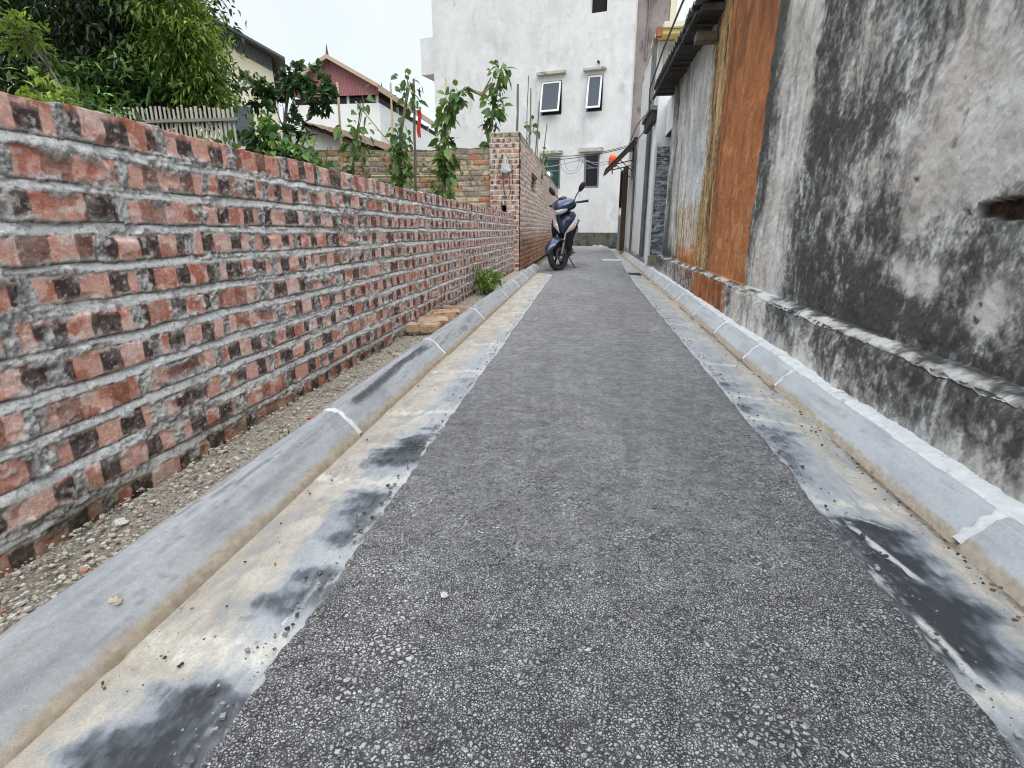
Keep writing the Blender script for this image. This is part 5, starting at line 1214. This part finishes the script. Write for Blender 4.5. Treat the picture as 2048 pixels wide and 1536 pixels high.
# weed by the kerb
def weed():
    rng = np.random.default_rng(41); e = empty('weed', (-1.02, 5.6, .03)); tag(e, 'bright green leafy weed growing between the brick wall and the kerb', 'weed')
    mb = MB(); bs = []; ds = []
    for i in range(46):
        a = rng.random() * 6.28; r = .05 + .20 * rng.random(); h = .08 + .20 * rng.random()
        q = Vector((math.cos(a) * r * .65, math.sin(a) * r * 1.9 + .25 * (rng.random() - .5), h)); b0 = Vector((q.x * .3, q.y * .5, 0))
        mid = b0.lerp(q, .55) + Vector((0, 0, .05)); mb.tube([b0, mid, q], [.004, .003, .0015], 5)
        for k in range(11):
            t = .25 + .75 * rng.random(); p = b0.lerp(q, t) + Vector((0, 0, .05 * math.sin(math.pi * t))); bs.append(p); ds.append(rng.normal(size=3) + np.array([0, -.1, .35]))
    L = .05 * (.6 + .7 * rng.random(len(bs)))
    leaf_obj('leaves', np.array(bs), np.array(ds), L, L * .5, mat_leaf('weed_leaf', (.05, .12, .02), (.12, .24, .035), (.30, .42, .09), .4), e, .3, .2, None, rng)
    mb.build('stem', mat_plain('weed_stem', (.12, .16, .05), .8), e)
weed()
def sprig(x, y, label, seed, n=14, s=.02):
    rng = np.random.default_rng(seed); e = empty('weed', (x, y, .04)); tag(e, label, 'weed')
    b = rng.normal(size=(n, 3)) * np.array([.012, .02, 0]); d = rng.normal(size=(n, 3)) * .6 + np.array([0, 0, 1])
    leaf_obj('leaves', b, d, s * (.7 + rng.random(n)), s * .3, M_midg, e, .2, .2, None, rng)
    m = MB(); m.tube([(0, 0, -.01), (0, .004, s * .8)], .001, 4); m.build('stem', M_bark, e)
sprig(-.97, 1.52, 'tiny green sprig on the gravel behind the kerb', 51, 14, .02)

# loose bricks
M_lb = mat_layers('loose_brick', ((.42, .29, .185), (.56, .42, .30)), 14, [(None, (.36, .15, .085), (.42, .22, .14), .50, .64, 16, 1, (1, 1, 1)), (None, (.10, .09, .065), (.15, .13, .09), .54, .66, 22, 1, (1, 1, 1))], .95, ((60, .8, .008),))
for k, (x, y, z, rz, rx, ry, lb) in enumerate(((-1.05, 3.36, .075, 10, 4, 2, 'nearest and palest loose brick on the gravel by the brick wall'), (-1.06, 3.62, .062, 20, 16, -3, 'second loose brick from the front, tilted against the next'), (-1.045, 3.80, .068, 13, -9, 4, 'middle one of the five loose bricks by the kerb'),
                                     (-1.07, 4.02, .058, 24, 12, 0, 'second farthest loose brick by the kerb'), (-1.04, 4.25, .060, 8, -8, 5, 'farthest loose brick of the row by the kerb'))):
    m = MB(); rr = random.Random(60 + k)
    lx, ly, lz = .105 + .01 * rr.random(), .05 + .006 * rr.random(), .028
    m.box((-lx, -ly, -lz), (lx, ly, lz)); m.v = [(a + .010 * (rr.random() - .5), b_ + .010 * (rr.random() - .5), c + .008 * (rr.random() - .5)) for a, b_, c in m.v]
    o = m.build('loose_brick', M_lb, None, bevel=.007); o.location = (x, y, z); o.rotation_euler = (R(rx), R(ry), R(rz)); tag(o, lb, 'brick', 'loose bricks beside the kerb')

# bag and cord on the pillar
bg_ = empty('plastic_bag', (-1.27, 8.58, 1.74)); tag(bg_, 'white plastic bag hanging on the brick pillar', 'bag')
rings = []
rr = random.Random(8)
for z, r in ((0, .008), (-.04, .026), (-.09, .034), (-.14, .062), (-.19, .070), (-.23, .078), (-.25, .05)):
    rings.append([(r * math.cos(a) * (1 + .5 * (rr.random() - .5)) + .02 * (rr.random() - .5), r * .35 * math.sin(a) - .025, z + .02 * (rr.random() - .5)) for a in [2 * math.pi * j / 12 for j in range(12)]])
m = MB(); m.rings(rings); m.build('sack', mat_plain('white_plastic', (.52, .53, .54), .5, .15, 30), bg_, True)
m = MB(); m.tube([(0, 0, 0), (0, .02, .03)], .004, 5); m.build('nail', M_blacksteel, bg_)
cd = empty('hanging_cord', (-1.26, 8.56, 1.74)); tag(cd, 'dark looped cord hanging below the white bag on the brick pillar', 'cord')
m = MB()
m.tube([(-.02, 0, 0), (-.05, -.02, -.2), (-.04, -.02, -.42), (-.02, -.02, -.56), (.04, -.02, -.6), (.07, -.02, -.52), (.06, -.02, -.35), (.02, -.02, -.15), (0, 0, 0)], .006, 5)
m.tube([(0, 0, 0), (-.10, -.02, -.12), (-.13, -.02, -.3)], .004, 5); m.tube([(0, 0, 0), (.09, -.02, -.14), (.11, -.02, -.42)], .004, 5); m.build('cord', M_blacksteel, cd)

# cables
M_cable = mat_plain('black_cable', (.05, .05, .052), .6, .3, 20, bump=0); M_cable_g = mat_plain('grey_cable_sheath', (.30, .31, .32), .6, .2, 20, bump=0)
def sag(a, b, s, n=12):
    a = Vector(a); b = Vector(b); return [a.lerp(b, i / n) - Vector((0, 0, 4 * s * (i / n) * (1 - i / n))) for i in range(n + 1)]
def cable(label, paths, r, mat):
    m = MB()
    for p in paths: m.tube(p, r, 5)
    return tag(m.build('cable', mat), label, 'cable', 'cables strung along the lane')
cable('upper dark cables crossing the lane in front of the white building', [sag((-1.30, 15.8, 2.58), (.98, 15.2, 2.72), .10), sag((-1.30, 16.2, 2.50), (1.0, 15.0, 2.66), .06)], .010, M_cable)
cable('lower grey cable crossing the lane just under the dark ones', [sag((-1.20, 14.6, 2.16), (-.3, 15.5, 2.42), .02), sag((-.3, 15.5, 2.42), (.55, 15.4, 2.38), .05)], .009, M_cable_g)
lp = lambda cx, cz, rx, rz, a0, a1, y: [(cx + rx * math.cos(R(a)), y, cz + rz * math.sin(R(a))) for a in np.linspace(a0, a1, 16)]
cable('loose loops of grey cable hanging between the two lower windows', [lp(-.50, 2.42, .30, .34, 180, 370, 15.5), lp(-.48, 2.40, .20, .26, 150, 380, 15.45), [(-.28, 15.5, 2.44), (-.05, 15.5, 2.40), (.12, 15.5, 2.30), (.3, 15.45, 2.28), (.55, 15.4, 2.33)], [(-.28, 15.5, 2.44), (-.1, 15.5, 2.3), (.1, 15.5, 2.22)]], .008, M_cable_g)
cable('dark cable running up the grey house and along the ragged eave', [[(.98, 15.2, 2.72), (1.02, 13.5, 2.9), (1.0, 11.5, 2.75), (.96, 10.2, 2.55), (.86, 9.2, 2.72), (.83, 7.5, 2.78), (.83, 6.2, 2.80), (.86, 5.6, 2.85)], [(1.0, 15.0, 2.66), (1.04, 13.5, 2.6), (1.02, 12, 2.5), (.98, 10.6, 2.42), (.9, 9.4, 2.5)]], .011, M_cable)
cable('dark cables rising past the yellow roof slab', [[(.92, 9.6, 2.62), (.95, 10.0, 3.0), (1.0, 10.5, 3.4), (1.03, 10.9, 3.9)], [(.93, 9.6, 2.6), (.97, 10.2, 2.9), (1.03, 10.8, 3.5)]], .012, M_cable)
cable('thin wire hanging down the grey house wall', [[(1.03, 13.8, 2.6), (1.04, 13.7, 1.9), (1.06, 13.6, 1.3), (1.03, 13.4, .95)]], .008, M_cable)

# ------------------------------------------------------------------ scooter
def scooter():
    root = empty('scooter', (-.47, 9.02, .008)); tag(root, 'dark blue motor scooter parked on its side stand beside the old brick wall', 'scooter')
    S = 1.05
    Rm = Matrix.Rotation(R(-4), 4, 'Z') @ Matrix.Rotation(R(8), 4, 'Y')
    M_navy = mat_plain('navy_paint', (.022, .038, .085), .25, .12, 5, .35, .5, .6, 0)
    M_blk = mat_plain('black_plastic', (.014, .014, .016), .45, .2, 30, bump=.05)
    M_rub = mat_plain('tyre_rubber', (.035, .035, .036), .85, .2, 40, bump=.3); M_chr = mat_plain('bright_metal', (.6, .6, .6), .25, .1, 20, 1., bump=0)
    M_gry = mat_plain('grey_metal', (.16, .16, .165), .45, .2, 20, .6); M_lens = mat_plain('clear_lens', (.55, .57, .60), .12, .12, 14, 0, .6, .3, 0)
    M_or = mat_plain('orange_lens', (.75, .22, .08), .25, .1, 10, bump=0); M_red = mat_plain('red_lens', (.5, .02, .02), .25, .1, 10, bump=0)
    M_bulb = mat_plain('white_bulb', (.95, .95, .93), .2, .03, 10, bump=0)
    # front wheel contact sits at the empty
    base = Matrix.Scale(S, 4) @ Rm @ Matrix.Translation((0, .62, 0))
    root.location = (-.50, 9.0, .008)
    p = Vector((0, -.60, .25)); ax = Vector((0, math.sin(R(26)), math.cos(R(26))))
    ST = base @ Matrix.Translation(p) @ Matrix.Rotation(R(-29), 4, ax) @ Matrix.Translation(-p)
    B = lambda: MB(base); T = lambda: MB(ST)
    def wheel(mk, cy, disc):
        c = (0, cy, .25); prof = [(.042 * math.cos(a), .212 + .040 * math.sin(a)) for a in [2 * math.pi * i / 14 for i in range(14)]]
        m = mk(); m.lathe_x([(-.030, .182), (-.034, .172), (-.026, .165), (.026, .165), (.034, .172), (.030, .182)], c, 40)
        m.tube([(-.05, cy, .25), (.05, cy, .25)], .034, 14)
        for i in range(5):
            a = 2 * math.pi * i / 5 + .3
            for da in (-.16, .16):
                m.tube([(0, cy + .03 * math.cos(a), .25 + .03 * math.sin(a)), (0, cy + .10 * math.cos(a + da * .6), .25 + .10 * math.sin(a + da * .6)), (0, cy + .17 * math.cos(a + da), .25 + .17 * math.sin(a + da))], [.016, .012, .011], 6)
        wv = m.build('wheel', M_blk, root, True)
        m = mk(); m.lathe_x(prof, c, 48); m.build('tyre', M_rub, wv, True)
        if disc:
            m = mk(); m.lathe_x([(.046, .105), (.050, .105), (.050, .060), (.046, .060)], c, 36); m.build('brake_disc', M_gry, wv, True)
            m = mk(); m.box((.038, cy + .07, .25), (.075, cy + .12, .33)); m.build('brake_caliper', M_gry, wv, True, .008)
    wheel(T, -.62, True); wheel(B, .62, False)
    m = T()
    for s in (-1, 1): m.tube([(s * .078, -.62, .25), (s * .078, -.60 + .0, .30), (s * .07, -.47, .57), (s * .05, -.44, .62)], [.024, .023, .019, .016], 10)
    m.tube([(-.085, -.62, .25), (.085, -.62, .25)], .018, 8); m.build('fork', M_gry, root, True)
    # fender over the wheel with a beak
    rows = []
    for i in range(17):
        a = R(4 + 122 * i / 16); cw = .098 * math.sin(min(1, (i + 2.2) / 8) * math.pi / 2)
        rr_ = .272 + .035 * math.exp(-(i / 4.0) ** 2) ; row = []
        for j in range(9):
            t = -1 + j / 4; r = rr_ - .055 * abs(t) ** 2.2
            row.append((cw * t, -.62 - r * math.cos(a), .25 + r * math.sin(a)))
        rows.append(row)
    inner = [[(x * .9, -.62 + (y + .62) * .965, .25 + (z - .25) * .965) for x, y, z in r] for r in rows]
    m = T(); m.rings([r + q[::-1] for r, q in zip(rows, inner)]); m.build('front_fender', M_navy, root, True)
    # leg shield
    ZZ = [.22, .30, .40, .50, .58, .68, .78, .86, .92]; HW = [.13, .15, .160, .172, .190, .208, .205, .165, .10]; YY = [-.16, -.25, -.35, -.45, -.52, -.535, -.50, -.43, -.36]
    def SH(t, z, off=0.):
        hw = float(np.interp(z, ZZ, HW)); y = float(np.interp(z, ZZ, YY))
        return (hw * t * (1 + off * 2), y + .055 * abs(t) + .085 * t * t - off, z)
    zz = np.linspace(.22, .92, 22); tt = np.linspace(-1, 1, 17)
    rings = []
    for z in zz:
        f = [SH(t, z) for t in tt]; bk = [(x * .93, y + .05, z) for x, y, z in f[::-1]]; rings.append(f + bk)
    m = B(); m.rings(rings); m.build('leg_shield', M_blk, root, True)
    def patch(tin, tout, z0, z1, off, n=14, k=7):
        P = [];
        for z in np.linspace(z0, z1, n):
            a, b = tin(z), tout(z); P.append([SH(a + (b - a) * j / (k - 1), z, off * (1 if 0 < j < k - 1 else -.3)) for j in range(k)])
        return P
    def add_patch(m, P): m.rings(P, False, False)
    m = B(); add_patch(m, patch(lambda z: -np.interp(z, [.56, .64, .78, .90], [.10, .20, .52, .9]), lambda z: np.interp(z, [.56, .64, .78, .90], [.10, .20, .52, .9]), .55, .90, .010, 16, 15)); m.build('front_panel', M_navy, root, True)
    m = B(); add_patch(m, patch(lambda z: -.22, lambda z: .22, .775, .845, .016, 5, 5)); m.build('grille', M_blk, root)
    for s in (-1, 1):
        m = B(); add_patch(m, patch(lambda z: s * np.interp(z, [.57, .66, .78, .87], [.20, .36, .66, .93]), lambda z: s * np.interp(z, [.57, .66, .78, .87], [.26, .84, 1.0, 1.0]), .57, .87, .016, 14, 6)); sg = m.build('signal_light', M_lens, root, True)
        m = B(); add_patch(m, patch(lambda z: s * .66, lambda z: s * np.interp(z, [.64, .68, .72], [.72, .86, .8]), .645, .715, .020, 5, 5)); m.build('bulb', M_or, sg, True)
    # steering head
    m = T(); m.tube([(0, -.42, .62), (0, -.35, .86), (0, -.32, .98)], [.04, .05, .07], 12); m.build('steering_column', M_blk, root, True)
    def nose(d):
        k = 1.0 if d.y > 0 else 1 + .25 * (1 - abs(d.x)); return Vector((d.x * (1 - .25 * max(0, -d.y)), d.y * k, d.z * (1 - .3 * max(0, d.y))))
    tl = Matrix.Translation((0, -.385, .985)) @ Matrix.Rotation(R(24), 4, 'X') @ Matrix.Scale(1.25, 4)
    m = T(); m.ellipsoid((0, 0, .022), (.165, .135, .070), 24, 14, nose, tl); m.build('handlebar_cover', M_navy, root, True)
    m = T(); m.ellipsoid((0, .03, -.02), (.155, .12, .06), 22, 12, nose, tl); m.build('lower_cover', M_blk, root, True)
    m = T(); m.ellipsoid((0, -.086, -.014), (.098, .080, .052), 22, 12, nose, tl); hl = m.build('headlight', M_lens, root, True)
    m = T(); m.ellipsoid((0, -.150, -.020), (.036, .024, .030), 12, 8, None, tl); m.build('bulb', M_bulb, hl, True)
    m = T(); m.ellipsoid((0, .02, .09), (.055, .05, .022), 12, 8, None, tl); m.build('dashboard', M_blk, root, True)
    m = T(); m.tube([(-.30, -.24, 1.03), (-.12, -.29, 1.02), (.12, -.29, 1.02), (.30, -.24, 1.03)], .012, 8); m.build('handlebar', M_gry, root, True)
    for s in (-1, 1):
        m = T(); m.tube([(s * .17, -.277, 1.023), (s * .22, -.262, 1.027), (s * .345, -.228, 1.033), (s * .355, -.225, 1.033)], [.024, .018, .018, .021], 10); m.build('grip', M_blk, root, True)
        m = T(); m.tube([(s * .15, -.32, 1.015), (s * .24, -.315, 1.0), (s * .33, -.285, .995)], [.008, .006, .006], 6); m.build('brake_lever', M_chr, root, True)
        m = T(); m.tube([(s * .14, -.285, 1.03), (s * .15, -.275, 1.10), (s * .20, -.27, 1.17), (s * .235, -.27, 1.20)], .0085, 8); mr_ = m.build('mirror', M_blk, root, True)
        Tm = Matrix.Translation((s * .275, -.275, 1.245)) @ Matrix.Rotation(R(s * 38), 4, 'Y')
        m = T(); m.ellipsoid((0, 0, 0), (.045, .026, .082), 16, 10, None, Tm); m.build('mirror_housing', M_blk, mr_, True)
        m = T(); m.ellipsoid((0, .012, 0), (.040, .018, .074), 16, 10, None, Tm); m.build('mirror_glass', M_chr, mr_, True)
    # floor, body, seat
    m = B(); m.box((-.145, -.28, .26), (.145, .10, .315)); m.build('floorboard', M_blk, root, True, .02)
    def sec(y, hw, z0, z1, n=14):
        return [(hw * math.copysign(abs(math.cos(a)) ** .6, math.cos(a)), y, (z0 + z1) / 2 + (z1 - z0) / 2 * math.copysign(abs(math.sin(a)) ** .6, math.sin(a))) for a in [2 * math.pi * i / n + .1 for i in range(n)]]
    m = B(); m.rings([sec(.02, .09, .34, .66), sec(.10, .125, .36, .72), (sec(.25, .15, .42, .735)), sec(.45, .16, .50, .745), sec(.65, .135, .56, .75), sec(.82, .08, .62, .745), sec(.86, .04, .65, .73)]); m.build('rear_body', M_navy, root, True)
    m = B(); m.rings([sec(.02, .07, .70, .75), sec(.10, .12, .70, .785), sec(.3, .14, .715, .79), sec(.5, .145, .72, .82), sec(.70, .12, .725, .825), sec(.80, .06, .735, .80)]); m.build('seat', M_blk, root, True)
    m = B(); m.tube([(-.12, .60, .76), (-.12, .82, .80), (0, .90, .81), (.12, .82, .80), (.12, .60, .76)], .013, 8); m.build('grab_rail', M_gry, root, True)
    m = B(); m.ellipsoid((0, .865, .685), (.07, .02, .035)); m.build('tail_light', M_red, root, True)
    m = B(); m.rings([[(x, y, z) for x in (-.06, .06) for z in ((.56, .57) if x < 0 else (.57, .56))] for y, z in ((.78, 0), (.80, 0))]); m.box((-.07, .86, .36), (.07, .875, .58)); m.build('rear_fender', M_blk, root)
    m = B(); m.box((-.06, .12, .20), (.06, .42, .40)); m.build('engine', M_gry, root, True, .03)
    m = B(); m.rings([[(.07 + dx, .14 + .0, z) for dx, z in ((0, .20), (.06, .20), (.06, .36), (0, .36))], [(.07 + dx, .66, z) for dx, z in ((0, .18), (.05, .18), (.05, .32), (0, .32))]]); m.build('transmission_cover', M_gry, root, True, .02)
    m = B(); m.tube([(-.10, .25, .22), (-.15, .40, .24), (-.16, .50, .27), (-.165, .86, .36)], [.018, .025, .05, .045], 12); m.build('exhaust', M_blk, root, True)
    m = B(); fz = .255 * math.tan(R(8)) + .004; m.tube([(.09, .02, .24), (.15, -.02, .16), (.25, -.06, fz + .012)], .011, 8); m.box((.225, -.10, fz), (.275, -.03, fz + .012)); m.build('side_stand', M_gry, root, True)
    m = B(); m.tube([(.10, .10, .27), (.20, .10, .28)], .012, 8); m.build('footrest', M_gry, root, True)
    return root
scooter()
